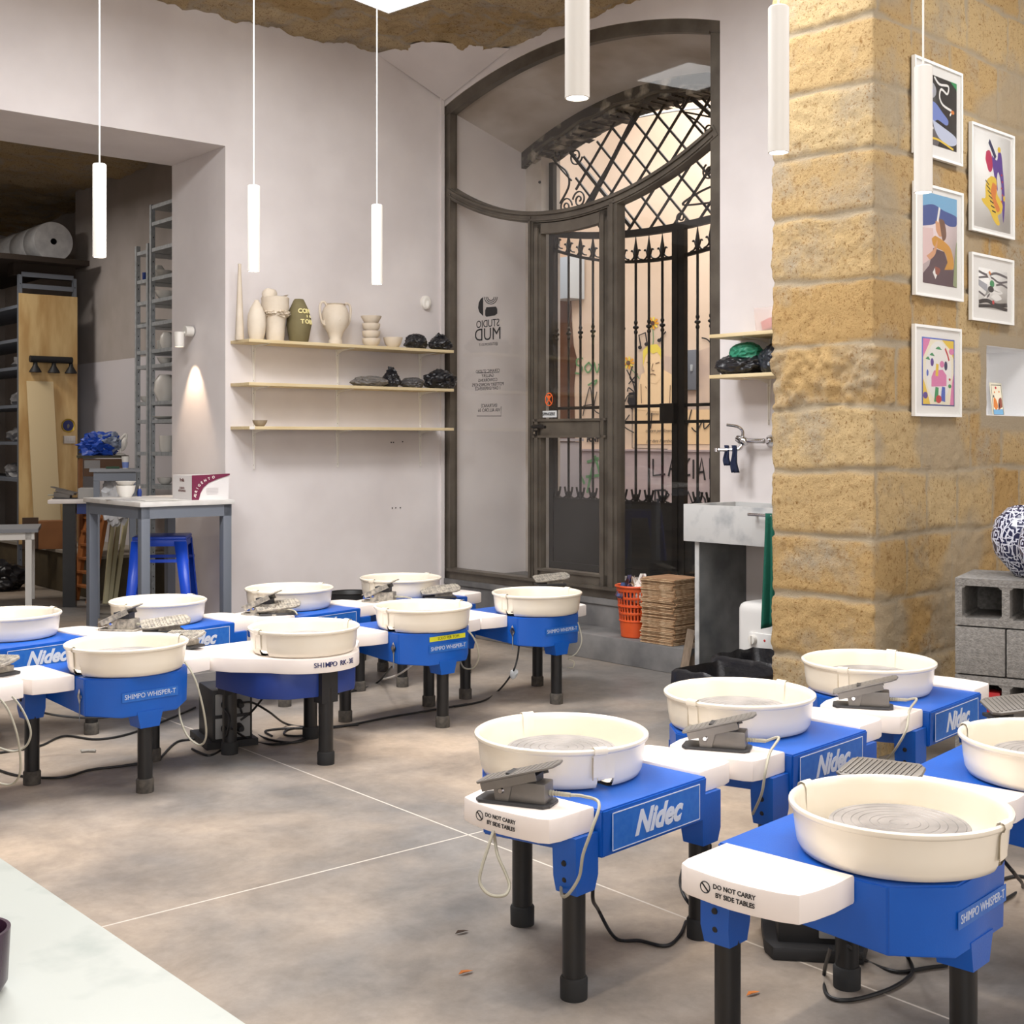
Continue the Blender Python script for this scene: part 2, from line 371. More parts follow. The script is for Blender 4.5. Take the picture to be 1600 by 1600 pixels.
# plaster scars on the jamb face are modelled as shallow chips
m = MB()
N_ = 40; W_ = 2.606
for i in range(N_):
    xa, xb = W_*i/N_, W_*(i+1)/N_
    m.geo([(xa, 0, A0(xa)), (xb, 0, A0(xb)), (xb, 0, 4.5), (xa, 0, 4.5)], [(0, 1, 2, 3)], PLASTER)
    m.geo([(xa, 0, A0(xa)), (xb, 0, A0(xb)), (xb, .76, A1(xb)+.12), (xa, .76, A1(xa)+.12)], [(0, 3, 2, 1)], PLASTER2)
    j = .012*math.sin(i*2.1)+.01*math.sin(i*5.3)
    m.geo([(xa, .755, A1(xa)+.12+.03), (xb, .755, A1(xb)+.12+.03), (xb, .755, A1(xb)+j), (xa, .755, A1(xa)+j)], [(0, 3, 2, 1)], mat('dark_plaster', (70, 66, 62), .95, var=(176, 166, 150), vs=9, vdet=8, thr=(.5, .7)))  # dark plaster with paler mottling on the face of the lower arch
    m.geo([(xa, .755, A1(xa)+j), (xb, .755, A1(xb)+j), (xb, 1.0, A1(xb)+j), (xa, 1.0, A1(xa)+j)], [(0, 3, 2, 1)], MATS['dark_plaster'])
    m.geo([(xa, 1.0, A1(xa)), (xb, 1.0, A1(xb)), (xb, 1.0, 5.2), (xa, 1.0, 5.2)], [(0, 3, 2, 1)], PLASTER2)
m.bb((0, .01, 4.5), (W_, 1.0, 5.2), PLASTER2)
m.bb((W_, 0, 0), (3.88, 1.0, 5.2), PLASTER)
m.bb((-.6, .80, 0), (.2, 1.0, 5.2), PLASTER2)        # outer jamb
m.tube([(.2+i*.06, .74, A1(.2+i*.06)+.03+.01*math.sin(i)) for i in range(36)], .012, IRONF, n=6)   # old pipe under the arch
for k in range(13): m.lathe([(0, 0), (.012, .002), (.009, .012), (0, .014)], DARK, T(.195, .792, .7+k*.24) @ RX(90), n=8)
struct('wall_back', m, DF)
m = MB(); m.bb((0, 0, 0), (W_, 1.0, .335), LAVA, bev=.006); m.bb((0, -.012, .30), (W_, .05, .337), LAVA)
m.bb((0.0, -.28, 0), (hit(DF, 1073, 1030, -.28).x, .0, .155), LAVA, bev=.008); struct('trim_1', m, DF)
# white plastered corner under the vault
m = MB(); i_ = SF.inverted()
ca = i_ @ Vector((-.506-.766*.60, 9.467-.643*.60, 4.1)); cb = i_ @ Vector(((663-800)/F*8.8, 8.8, 4.1)); cc = i_ @ (DF @ Vector((.75, -.005, 4.08))); d0 = i_ @ Vector((-.5, 9.44, 3.86)); tp = Vector((0, 0, 4.2))
m.geo([ca, cb, cc, d0, tp], [(0, 1, 3), (1, 2, 3), (0, 4, 1), (1, 4, 2), (0, 3, 4), (2, 4, 3)], PLASTER); struct('trim_2', m, SF)
# ceilings
def rough_grid(name, x0, x1, y0, y1, z, step, amp, mtl, fr, extra=None):
    nx = int((x1-x0)/step); ny = int((y1-y0)/step); vs = []; cols = []
    for j in range(ny+1):
        for i in range(nx+1):
            x = x0+(x1-x0)*i/nx; y = y0+(y1-y0)*j/ny
            p = Vector((x, y, 0)); row = (y+.06*noise.noise(p*2))/.34; r = math.floor(row); cx = (x+.17*(r % 2)+.05*noise.noise(p*2+Vector((5, 0, 0))))/.62; c = math.floor(cx)
            e = min((row-r)*.34, (r+1-row)*.34, (cx-c)*.62, (c+1-cx)*.62); mo = max(0, 1-e/(.02+.012*noise.noise(p*7)))
            h = amp*(noise.noise(p*3.1)+.6*noise.noise(p*9)+.4*noise.noise(p*21)) - .012*mo
            if extra: h += extra(x, y)
            vs.append((x, y, z-abs(h)*.0-h)); random.seed(c*97+r*31); cols.append((min(1, mo*1.2), random.random(), 0, 1))
    fs = [(j*(nx+1)+i, (j+1)*(nx+1)+i, (j+1)*(nx+1)+i+1, j*(nx+1)+i+1) for j in range(ny) for i in range(nx)]
    me = bpy.data.meshes.new(name); me.from_pydata(vs, [], fs); me.materials.append(mtl)
    ca = me.color_attributes.new('blocks', 'FLOAT_COLOR', 'POINT')
    ca.data.foreach_set('color', [q for c in cols for q in c]); 
    for p in me.polygons: p.use_smooth = True
    o = bpy.data.objects.new(name, me); COL.objects.link(o); o['kind'] = 'structure'; o.matrix_world = fr; return o
rough_grid('ceiling', -3.6, .3, -3.4, .05, ZC, .025, .045, CSTONE, SF)
m = MB(); m.bb((-14, -14, 4.16), (.4, .3, 4.5), CSTONE); m.bb((.4, -14, 4.16), (7, -2.6, 4.5), CSTONE); struct('ceiling_slab', m, SF).name = 'ceiling.001'
rough_grid('ceiling', -6.5, -.3, WT, 8.5, 3.86, .07, .05, CSTONE, SF, lambda x, y: .0)
m = MB(); m.bb((-9, WT, 3.98), (.0, 9, 4.3), CSTONE); struct('ceiling', m, SF)
# store room behind the opening
m = MB(); 
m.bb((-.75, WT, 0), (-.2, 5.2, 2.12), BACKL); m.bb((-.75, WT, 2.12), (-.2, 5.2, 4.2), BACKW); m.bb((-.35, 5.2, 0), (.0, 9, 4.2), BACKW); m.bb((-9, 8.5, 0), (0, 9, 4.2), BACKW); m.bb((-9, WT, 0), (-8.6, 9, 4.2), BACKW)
struct('wall_store', m, SF)
m = MB(); m.bb((-1.42, 2.95, 0), (-.76, 8.4, .37), WOODP, bev=.01); m.bb((-1.44, 2.94, .35), (-.76, 8.4, .375), mat('platform_top', (150, 142, 130), .8)); struct('trim_3', m, SF)
# stone pillar and picture wall: one displaced surface that turns the corner
def stone_wall():
    C = Vector(CC); L = Vector((-.648, .762)).normalized(); u2 = Vector(U2).normalized()
    E = C+L*.53; BK = E+u2*1.3
    segs = [(BK, E), (E, C), (C, C+u2*5.0)]; step = .0125
    path = []
    for a, b in segs:
        n = int((b-a).length/step); d = (b-a).normalized(); nr = Vector((-d.y, d.x)) if False else Vector((d.y, -d.x))
        for i in range(n): path.append((a+(b-a)*i/n, nr))
    # round the corner normals
    k = 2; nn = []
    for i in range(len(path)):
        s_ = Vector((0, 0))
        for j in range(-k, k+1): s_ += path[min(max(i+j, 0), len(path)-1)][1]
        nn.append(s_.normalized())
    i1 = int(1.3/step); i2 = i1+int(.53/step)
    nz = int(4.25/step); rows = [-.2]+[.10+.28*q for q in range(0, 16)]
    random.seed(11); cuts = {}
    for r in range(len(rows)):
        c = []; x = -1.83+random.uniform(.3, .5)
        while x < -.75: c.append(x); x += random.uniform(.35, .55)
        x = [.06, .42, .16, .30][r % 4]+random.uniform(-.04, .04)
        while x < 5: c.append(x); x += random.uniform(.24, .52)
        cuts[r] = c
    h0 = hit(PF, 1541, 538); h1 = hit(PF, 1600, 652); NI = (h0.x, h0.x+.52, 1.47, h0.z)
    vs = []; cols = []; n = len(path); idx = {}
    for j in range(nz+1):
        z = 4.25*j/nz
        for i in range(n):
            p, _ = path[i]; s = (i-i2)*step; nv = nn[i]; q = Vector((p.x, p.y, z))
            zw = z+.022*noise.noise(q*2.3)+.008*noise.noise(q*9); r = 0
            while r+1 < len(rows) and rows[r+1] < zw: r += 1
            dz = min(zw-rows[r], (rows[r+1]-zw) if r+1 < len(rows) else 9)
            sw = s+.02*noise.noise(q*3+Vector((9, 1, 2)))+.008*noise.noise(q*11); ds = min([abs(sw-c) for c in cuts[r]]+[9]); bi = sum(1 for c in cuts[r] if c < sw)
            e = min(dz, ds*1.4); wd = .012+.011*noise.noise(q*6+Vector((2, 2, 2)))
            mo = min(1, max(0, (wd-e)/.009+.5))
            random.seed(r*131+bi*17+3); tone = random.random(); rl = random.uniform(.6, 1.5)
            if r == 6 and s < .16: rl = 3.6
            h = rl*(.0045*noise.noise(q*7)+.005*noise.noise(q*17)+.0035*noise.noise(q*38)+.002*noise.noise(q*70))
            h += .005*(min(1, e/.02))*(1 if s < 0 else .4)+.004*tone+.004*noise.noise(q*27)+.003*noise.noise(q*55)
            h = h*(1-mo)+(-.004+.003*noise.noise(q*30))*mo+.02*(.5-abs(noise.noise(q*1.7)))*(.6 if rl > 2 else 0)
            # smeared render around the niche and over part of the picture wall
            sm = 0
            if s > 0:
                g = max(NI[0]-s, s-NI[1], NI[2]-z, z-NI[3]); sm = min(1, max(0, 1-(g-.05+.03*noise.noise(q*8))/.03))
                sm = max(sm, min(1, max(0, (noise.noise(q*2.6+Vector((4, 7, 1)))-.12)*5))*.75)
                if g < .09: h = .002*noise.noise(q*30)
            vs.append((p.x+nv.x*h, p.y+nv.y*h, z)); cols += [min(1, max(mo, sm)), tone, 0, 1]
    fs = []
    for j in range(nz):
        z = 4.25*(j+.5)/nz
        for i in range(n-1):
            s = (i+.5-i2)*step
            if NI[0] < s < NI[1] and NI[2] < z < NI[3]: continue
            a = j*n+i; fs.append((a, a+1, a+1+n, a+n))
    me = bpy.data.meshes.new('wall_right'); me.from_pydata(vs, [], fs); me.materials.append(STONE)
    at = me.color_attributes.new('blocks', 'FLOAT_COLOR', 'POINT'); at.data.foreach_set('color', cols)
    for p in me.polygons: p.use_smooth = True
    o = bpy.data.objects.new('wall_right', me); COL.objects.link(o); o['kind'] = 'structure'
    m = MB(); x0, x1, z0, z1 = NI; D = .24; W = mat('niche_white_paint', (240, 240, 240), .8, bump=.2, bs=20)
    x0 += .010; x1 -= .004; z0 += .010; z1 -= .008
    for a, b in (((x0-.03, .004, z0-.03), (x0, D, z1+.03)), ((x1, .004, z0-.03), (x1+.03, D, z1+.03)), ((x0, .004, z0-.03), (x1, D, z0)), ((x0, .004, z1), (x1, D, z1+.03)), ((x0-.03, D, z0-.03), (x1+.03, D+.03, z1+.03))): m.bb(a, b, W)
    struct('trim_4', m, PF); return NI
NI = stone_wall()
# the rest of the room, behind the camera and out of the photo
m = MB()
def wall_seg(a, b, h=4.3, th=.2, mt=PLASTER):
    a = Vector(a); b = Vector(b); d = (b-a); fr = frame((a.x, a.y), (d.x, d.y)); m.bb((-.1, 0, 0), (d.length+.1, -th, h), mt, fr)
wall_seg((5.1, 8.85), (6.6, -2.6)); wall_seg((6.6, -2.6), (-5.0, -3.4)); wall_seg((-5.0, -3.4), (-7.6, 3.4)); wall_seg((-7.6, 3.4), (-7.0, 4.6))
struct('wall_front', m)

# ------------------------------------------------------------------ glazed entrance
win = thing('window_1', DF, kind='structure'); YF = .045
ms = MB(); fw = .06
ms.bar([(fw/2, .335), (fw/2, 3.82)], .07, fw, IRONF, T(0, YF, 0)); ms.bar([(W_-.04, .335), (W_-.04, 3.83)], .07, .08, IRONF, T(0, YF, 0))
ms.bar([(W_*i/40, A0(W_*i/40)-.035) for i in range(41)], .08, .07, IRONF, T(0, YF, 0)); ms.bar([(0, .365), (W_, .365)], .07, .065, IRONF, T(0, YF, 0))
ms.bar([(fw+.008+(W_-.15)*i/40, A0(fw+(W_-.15)*i/40)-.078) for i in range(41)], .05, .016, IRONF, T(0, YF-.02, 0))
ms.bar([(.07, .4), (.07, 3.78)], .05, .014, IRONF, T(0, YF-.02, 0)); ms.bar([(.06, .405), (W_-.08, .405)], .09, .02, IRONF, T(0, YF-.02, 0))
o = ms.build('window_frame', win)
ms = MB(); ms.bar([(.03+(W_-.07)*i/40, B0(.03+(W_-.07)*i/40)) for i in range(41)], .08, .075, IRONF, T(0, YF, 0))
ms.bar([(.05+(W_-.11)*i/40, B0(.05+(W_-.11)*i/40)+.02) for i in range(41)], .11, .018, IRONF, T(0, YF, 0)); ms.bar([(.05+(W_-.11)*i/40, B0(.05+(W_-.11)*i/40)-.022) for i in range(41)], .10, .012, IRONF, T(0, YF, 0)); ms.build('transom', win)
for x, wd in ((.945, .05), (1.72, .085)):
    ms = MB(); ms.bar([(x, .335), (x, B0(x))], .075, wd, IRONF, T(0, YF, 0)); ms.bar([(x, .40), (x, B0(x))], .1, wd*.35, IRONF, T(0, YF, 0)); ms.build('mullion', win)
def pane_poly(top, x0, x1, z0, name, parent, n=24, y=YF):
    pts = [(x0+(x1-x0)*i/n, top(x0+(x1-x0)*i/n)) for i in range(n+1)]; v = [(x0, z0)] + pts + [(x1, z0)] if not callable(z0) else [(x1-(x1-x0)*i/n, z0(x1-(x1-x0)*i/n)) for i in range(n+1)][::-1][::-1]+pts
    if callable(z0): v = pts + [(x1-(x1-x0)*i/n, z0(x1-(x1-x0)*i/n)) for i in range(n+1)]
    q = MB(); q.prism(v, -.003, .003, GLASS, T(0, y, 0) @ RX(90)); return q.build(name, parent)
pl = pane_poly(lambda x: B0(x)-.03, .06, .92, .395, 'pane', win); pane_poly(lambda x: B0(x)-.03, 1.76, W_-.08, .395, 'pane', win); pane_poly(lambda x: A0(x)-.05, .06, W_-.08, lambda x: B0(x)+.03, 'pane', win)
# lettering stuck on the outside of the left pane, read in mirror from inside
ms = MB(); yb = YF-.006
def dk(px, py): return hit(DF, px, py, yb)
def gt(body, px, py, hpx, shear=0, mt=BLACK, sx=1, off=0, parent=None, wpx=None):
    p = dk(px, py); sc_ = abs(dk(px, py+hpx).z-p.z)
    ms.text(body, sc_*1.38, mt, WALLTXT(p.x, yb, p.z, True), sx=sx, off=off)
gt('STUDIO', 762, 506, 12, sx=.95, off=.0003); gt('MUD', 762, 523, 20, sx=1.05, off=.0)
gt('@STUDIOMUD.IT', 763, 538, 4.2); gt('CERAMIC STUDIO', 762, 580, 5.2); gt('GALLERY', 762, 587, 5.2); gt('COWORKING', 762, 594, 5.2); gt('POTTERY WORKSHOPS', 762, 601, 5.2); gt('1 DAY EXPERIENCE', 762, 607, 5.2); gt('ENTRANCE', 764, 634, 5.5); gt('VIA ALLORO 36', 764, 641, 5.5)
def strip(pts, wd, mt=BLACK): ms.bar([(dk(*p).x, dk(*p).z) for p in pts], .001, wd, mt, T(0, yb, 0))
strip([(783, 635), (783, 650), (745, 650)], .004); strip([(746, 583), (780, 582)], .003)
def dpoly(mb, pts, mt, y, fr=DF, hy=None):
    v = [hit(fr, px, py, y if hy is None else hy) for px, py in pts]
    mb.geo([(a.x, y, a.z) for a in v], [tuple(range(len(v)))[::-1]], mt)
dpoly(ms, [(755, 464), (751, 467), (748, 473), (747, 481), (749, 488), (755, 494)], BLACK, yb)
dpoly(ms, [(758, 485), (760, 480), (775, 479), (777, 483), (777, 490), (773, 493), (760, 495), (758, 493)], BLACK, yb)
for r in (5, 7.5, 10): strip([(767+r*math.cos(a), 464+r*1.1*math.sin(a)) for a in [PI*i/14 for i in range(15)]], .006)
o = ms.build('window_lettering', win); o['label'] = 'mirrored black studio lettering and emblem on the glass'
# the door leaf
dr = thing('door_1', DF, kind='structure'); x0, x1 = .975, 1.672; tp = lambda x: B0(x)-.045
ms = MB()
for x in (x0+.035, x1-.035): ms.bar([(x, .40), (x, tp(x))], .05, .07, IRONF, T(0, YF-.01, 0)); ms.bar([(x, .40), (x, tp(x)-.03)], .075, .03, IRONF, T(0, YF-.01, 0))
ms.bar([(x0+(x1-x0)*i/20, tp(x0+(x1-x0)*i/20)-.035) for i in range(21)], .05, .07, IRONF, T(0, YF-.01, 0))
zl = hit(DF, 890, 669).z; ms.bar([(x0, zl), (x1, zl)], .05, .12, IRONF, T(0, YF-.01, 0)); ms.bar([(x0, zl+.055), (x1, zl+.055)], .075, .016, IRONF, T(0, YF-.01, 0)); ms.bar([(x0, zl-.055), (x1, zl-.055)], .075, .016, IRONF, T(0, YF-.01, 0))
ms.bar([(x0, .44), (x1, .44)], .05, .09, IRONF, T(0, YF-.01, 0)); ms.bar([(x0+.05, .48), (x1-.05, .48)], .075, .016, IRONF, T(0, YF-.01, 0))
ms.build('door_frame', dr)
pane_poly(lambda x: tp(x)-.06, x0+.06, x1-.06, zl+.05, 'pane', dr); pane_poly(lambda x: zl-.05, x0+.06, x1-.06, .47, 'pane', dr)
ms = MB(); hz = zl+.012; hx = x0+.075; ms.cyl((hx, YF-.04, hz), (hx, YF-.10, hz), .012, IRON); ms.tube([(hx-.02, YF-.10, hz), (hx+.02, YF-.105, hz+.004), (hx+.11, YF-.10, hz-.004)], .011, IRON, n=8); ms.box((hx, YF-.042, hz), (.05, .012, .03), IRON, bev=.004); ms.build('door_handle', dr)
ms = MB(); ms.box((x0+.03, YF-.045, zl-.03), (.035, .012, .035), IRON, bev=.003); ms.lathe([(0, .0), (.009, 0), (.009, .008), (0, .008)], CHROME, T(x0+.03, YF-.05, zl-.03) @ RX(90), n=12); ms.build('door_lock', dr)
ms = MB(); p = hit(DF, 857, 647, YF-.02); ms.box((p.x, YF-.015, p.z), (.15, .002, .045), mat('sticker_white', (214, 216, 216), .5)); ms.text('SPINGERE', .028, BLACK, WALLTXT(p.x, YF-.0175, p.z), off=.0006); ms.build('push_sign', dr)
ms = MB(); p = hit(DF, 857, 624, YF-.02); ORST = mat('sticker_orange', (238, 104, 40), .5)
ms.tube([(p.x+.036*math.cos(a), YF-.016, p.z+.042*math.sin(a)) for a in [2*PI*i/24 for i in range(24)]], .0035, ORST, n=6, closed=True, flat=.3)
for s_ in (1, -1): ms.bar([(p.x-.022*s_, p.z-.026), (p.x+.022*s_, p.z+.026)], .001, .008, ORST, T(0, YF-.016, 0))
ms.lathe([(0, 0), (.012, .001)], ORST, T(p.x, YF-.0155, p.z+.016) @ RX(90), n=12); ms.build('round_sticker', dr)

# ------------------------------------------------------------------ iron gate beyond the glass
GD = DF @ T(0, .9, 0)
gate = thing('iron_gate', GD, 'black wrought-iron gate with spear points, lattice and solid lower sheets behind the glass', 'gate')
C1 = lambda x: arc(x, 1.35, 1.3, 2.99, 2.845); C2 = lambda x: arc(x, 1.35, 1.3, 2.90, 2.635)
def cpt(f, a, b, n=24): return [(a+(b-a)*i/n, f(a+(b-a)*i/n)) for i in range(n+1)]
gx0, gx1 = .2, 2.62; post = hit(GD, 1062, 500).x
ms = MB()
ms.bar(cpt(C1, gx0, gx1), .04, .05, IRON); ms.bar([(gx0+.02, .34), (gx0+.02, 3.5)], .04, .05, IRON); ms.bar([(gx1-.02, .34), (gx1-.02, 3.5)], .04, .05, IRON)
for x in (post-.030, post+.030): ms.bar([(x, .36), (x, C1(x)-.02)], .04, .052, IRON)
ms.build('gate_frame', gate)
for a, b in ((gx0, post), (post, gx1)):
    ms = MB(); ms.bar(cpt(C2, a, b, 12), .03, .022, IRON)
    ms.build('gate_rail', gate)
    for z in (.905, 1.485, 1.60): ms = MB(); ms.bar([(a, z), (b, z)], .03, .022, IRON); ms.build('gate_rail', gate)
    ms = MB(); ms.bb((a+.02, -.012, .37), (b-.02, .012, .905), GATE); ms.box(((a+b)/2, -.018, .40), (b-a-.04, .02, .05), GATE); ms.build('gate_sheet', gate)
barx = [hit(GD, px_, 500).x for px_ in (870, 888.5, 907, 926.5, 949, 973, 993.5, 1014, 1035, 1090, 1111)]+[1.905, 2.035, 2.165, 2.295, 2.425, 2.54]
for x in barx:
    ms = MB(); ms.cyl((x, 0, .9), (x, 0, C2(x)), .0095, IRON, n=8)
    zk = 2.17
    for dz, r in ((-.035, .014), (0, .021), (.035, .014)): ms.lathe([(.009, -.014), (r, -.006), (r, .006), (.009, .014)], IRON, T(x, 0, zk+dz), n=10)
    z = C2(x)
    ms.lathe([(.009, 0), (.014, .02), (.010, .05), (.017, .085), (.009, .13), (.0, .20)], IRON, T(x, 0, z), n=8)
    for s_ in (-1, 1):
        ms.bar([(x+s_*(.012+.032*t), z+.03+.055*math.sin(t*2.2)) for t in [i/6 for i in range(7)]], .01, .008, IRON)
        ms.bar([(x+s_*(.012+.03*t), .92+.06*t*t+.02*t) for t in [i/5 for i in range(6)]], .01, .012, IRON)
    for s_ in (-1, 1):    # half loops between the bars, at the top rail and over the sheets
        ms.bar([(x+s_*.063+.05*math.cos(a)*-s_, z+.055+.045*math.sin(a)) for a in [0, -.4, -.8, -1.2, -1.57]], .01, .009, IRON)
        ms.bar([(x+s_*.063+.05*math.cos(a)*-s_, .965+.05*math.sin(a)) for a in [0, -.4, -.8, -1.2, -1.57]], .01, .011, IRON)
    ms.build('gate_bar', gate)
# lattice above: a field of diamonds between the curve and the arch, scrolls in the corners
ms = MB(); cxl = 1.42; zl2 = 3.3; hw = .62
def inside(x, z):
    return abs(x-cxl)/.98+abs(z-zl2)/.62 < 1.22 and C1(x)+.0 < z < A1(x)+.15 and abs(x-cxl) < .95
for s_ in (-1, 1):
    k = -12
    while k < 13:
        pts = []; c0 = k*.225; t = -2.0
        while t < 2.0:
            x = cxl+c0+t*.70*s_; z = zl2+t*.74
            if inside(x, z): pts.append((x, z))
            elif len(pts) > 1: break
            t += .02
        if len(pts) > 2: ms.bar([pts[0], pts[-1]], .012, .016, IRON)
        k += 1
for pts in (((.42, 3.55), (1.05, 2.9)), ((1.1, 3.72), (.5, 2.96)), ((1.62, 3.72), (2.35, 3.1)), ((2.4, 3.5), (1.85, 2.86))): ms.bar(pts, .02, .026, IRON)
ms.build('gate_lattice', gate)
def scroll(mb, cx, cz, r, s_=1, turns=1.7, a0=0, sx=1):
    pts = []
    for i in range(46):
        t = i/45; a = a0+s_*turns*2*PI*t; rr = r*(1-.86*t); pts.append((cx+sx*rr*math.cos(a), cz+rr*math.sin(a)))
    mb.bar(pts, .010, .010, IRON)
for px, py, r, s_, a0 in ((872, 240, 10, 1, 3.2), (900, 244, 11, -1, -.2), (857, 273, 12, 1, 1.2), (857, 304, 12, -1, -1), (884, 323, 11, 1, 0), (905, 312, 11, -1, 3), (944, 182, 6, 1, 2), (1062, 158, 9, 1, 1.5), (1108, 202, 8, -1, 1), (1108, 268, 9, 1, 2), (1064, 340, 8, -1, 0), (940, 350, 7, 1, 0)):
    p = hit(GD, px, py); ms = MB(); scroll(ms, p.x, p.z, r*1.35*9.4/F, s_, 1.7, a0); ms.build('gate_scroll', gate)
for pts in (((868, 255), (885, 268), (889, 290), (875, 318)), ((893, 226), (915, 208), (938, 200)), ((1115, 290), (1090, 302), (1067, 320), (1115, 316)), ((1062, 174), (1085, 178), (1116, 184)), ((1068, 176), (1090, 190), (1105, 205)), ((852, 232), (875, 262), (893, 282))):
    v = [hit(GD, *p) for p in pts]; ms = MB(); ms.bar([(q.x, q.z) for q in (catmull(v, 6) if len(v) > 2 else v)], .012, .012, IRON); ms.build('gate_scroll', gate)
ms = MB(); p = hit(GD, 1046, 646); ms.box((p.x+.02, -.03, p.z), (.13, .05, .14), IRON, bev=.004); ms.build('lock_box', gate)

# ------------------------------------------------------------------ the street
m = MB(); m.bb((-9, 1.0, .1), (12, 9, .30), STREET); struct('ground', m, DF)
SY = 4.5; m = MB()
m.bb((-6, SY, .3), (14, SY+.3, 5.2), PEACH); m.bb((-6, SY-.04, .3), (14, SY, 1.24), PLINTH); m.box((4, SY-.03, 1.245), (20, .06, .02), PLINTH)
hx = hit(DF, 868, 500, SY).x; m.bb((-6, SY-.25, .3), (hx, SY, 4.2), ORW)
def P_(pts, mt, k=1, sm=False):
    v = [hit(DF, px, py, SY) for px, py in (pts)]
    m.geo([(a.x, SY-.003*k, a.z) for a in v], [tuple(range(len(v)))], mt)
def ST(pts, wpx, mt, k=1, y=SY, smooth=True):
    v = [hit(DF, px, py, y) for px, py in pts]
    if smooth and len(v) > 2: v = catmull(v, 5)
    m.bar([(a.x, a.z) for a in v], .002, wpx*y_d/F, mt, T(0, y-.003*k, 0))
y_d = 13.0
SPK = mat('spray_black', (44, 40, 40), .8); SPG = mat('spray_green', (98, 146, 96), .8); SKIN = mat('mural_skin', (246, 212, 166), .9); HAIRY = mat('mural_yellow', (236, 212, 92), .9); SUNF = mat('mural_orange', (232, 164, 48), .9); SMUD = mat('wall_smudge', (216, 190, 168), .9, var=(196, 172, 156), vs=4)
P_([(865, 470), (893, 470), (894, 500), (897, 540), (902, 560), (898, 600), (899, 690), (903, 700), (897, 730), (899, 780), (866, 786)], BROWN, 2)
P_([(1010, 560), (1040, 556), (1060, 560), (1115, 540), (1115, 690), (1015, 690)], SMUD, 1)
P_([(995, 640), (999, 600), (1003, 585), (1014, 578), (1016, 556), (1026, 560), (1036, 556), (1038, 578), (1052, 586), (1056, 610), (1056, 645)], SKIN, 3)
P_([(1006, 570), (1008, 548), (1016, 540), (1028, 540), (1034, 548), (1036, 566), (1034, 590), (1026, 600), (1018, 598), (1010, 588)], SKIN, 4)
P_([(1006, 572), (1006, 548), (1014, 539), (1028, 538), (1035, 546), (1036, 572), (1033, 556), (1028, 550), (1022, 553), (1015, 549), (1010, 556)], HAIRY, 5)
for a in (((1012, 566), (1018, 568)), ((1026, 568), (1032, 566)), ((1016, 586), (1021, 584), (1026, 586)), ((1022, 568), (1020, 578), (1024, 579)), ((1003, 600), (1004, 630)), ((1049, 602), (1048, 632)), ((1010, 604), (1012, 607)), ((1036, 604), (1038, 607))): ST(a, 1.2, mat('mural_line', (120, 96, 80), .9), 6)
for cx, cy, r in ((1021, 505, 9), (983, 567, 9)):
    for k in range(9):
        a = 2*PI*k/9; P_([(cx+3*math.cos(a-.4), cy+3*math.sin(a-.4)), (cx+r*math.cos(a-.18), cy+r*1.1*math.sin(a-.18)), (cx+r*math.cos(a+.18), cy+r*1.1*math.sin(a+.18)), (cx+3*math.cos(a+.4), cy+3*math.sin(a+.4))], HAIRY if k % 2 else SUNF, 3)
    P_([(cx+3.4*math.cos(a), cy+3.6*math.sin(a)) for a in [2*PI*k/10 for k in range(10)]], BROWN, 5)
ST([(1021, 514), (1022, 528), (1021, 540)], 1.4, SPG, 4); ST([(987, 576), (996, 586), (1000, 592)], 1.4, SPG, 4)
for a in (((1003, 542), (1000, 524), (1010, 520), (1013, 538)), ((1032, 532), (1042, 518))): ST(a, 2.6, SPK, 6, smooth=False)
for cx, cy in ((1002, 543), (1012, 538), (1032, 532)): P_([(cx+3.2*math.cos(a), cy+3*math.sin(a)) for a in [2*PI*k/10 for k in range(10)]], SPK, 7)
for a in (((981, 578), (990, 596), (994, 612)), ((990, 572), (986, 590), (996, 600)), ((984, 600), (998, 584)), ((978, 628), (984, 618), (990, 640)), ((1098, 528), (1106, 530), (1112, 536)), ((982, 612), (984, 606), (992, 612))): ST(a, 2.2, SPK, 6)
P_([(984, 614), (994, 612), (997, 630), (988, 640), (982, 628)], SPK, 6)
for a in (((912, 560), (903, 562), (903, 570), (911, 574), (908, 583), (900, 583)), ((922, 566), (915, 574), (920, 582), (926, 574), (921, 566)), ((930, 566), (934, 582), (940, 566)), ((920, 602), (934, 594), (928, 604)), ((936, 570), (962, 562))): ST(a, 3, SPG, 5)
for a in (((912, 650), (918, 622), (924, 606), (928, 650)), ((913, 634), (928, 632)), ((934, 612), (930, 640), (944, 648)), ((962, 616), (954, 640), (966, 664), (974, 640), (968, 616)), ((985, 648), (976, 665), (992, 676)), ((1082, 668), (1090, 674), (1100, 656), (1102, 670), (1112, 660)), ((1072, 648), (1074, 668), (1082, 640)), ((1020, 645), (1018, 670))): ST(a, 2, SPK, 5)
ms_t = mat('mural_text', (96, 84, 76), .9)
P_([(991, 640), (1112, 640), (1112, 694), (991, 694)], mat('mural_panel', (240, 204, 158), .9), 2)
for tx, px, py, hh in (('Autismo diventa pace', 1036, 646, 7), ('cantare per dimenticare', 1036, 673, 6.5), ('per dare il cambio a te', 1036, 689, 6.5)):
    p = hit(DF, px, py, SY); m.text(tx, hh*y_d/F*1.25, ms_t, WALLTXT(p.x, SY-.016, p.z), shear=.3, sx=.95)
ST([(989, 640), (989, 700), (1044, 702)], 1.2, SPK, 4, smooth=False)
p = hit(DF, 928, 687, SY); m.text('PONY', 8*y_d/F*1.4, SPK, WALLTXT(p.x, SY-.016, p.z), off=.006)
y2 = SY-.04
def ST2(pts, w_, mt=SPK): ST(pts, w_*1.25, mt, 2, y2, False)
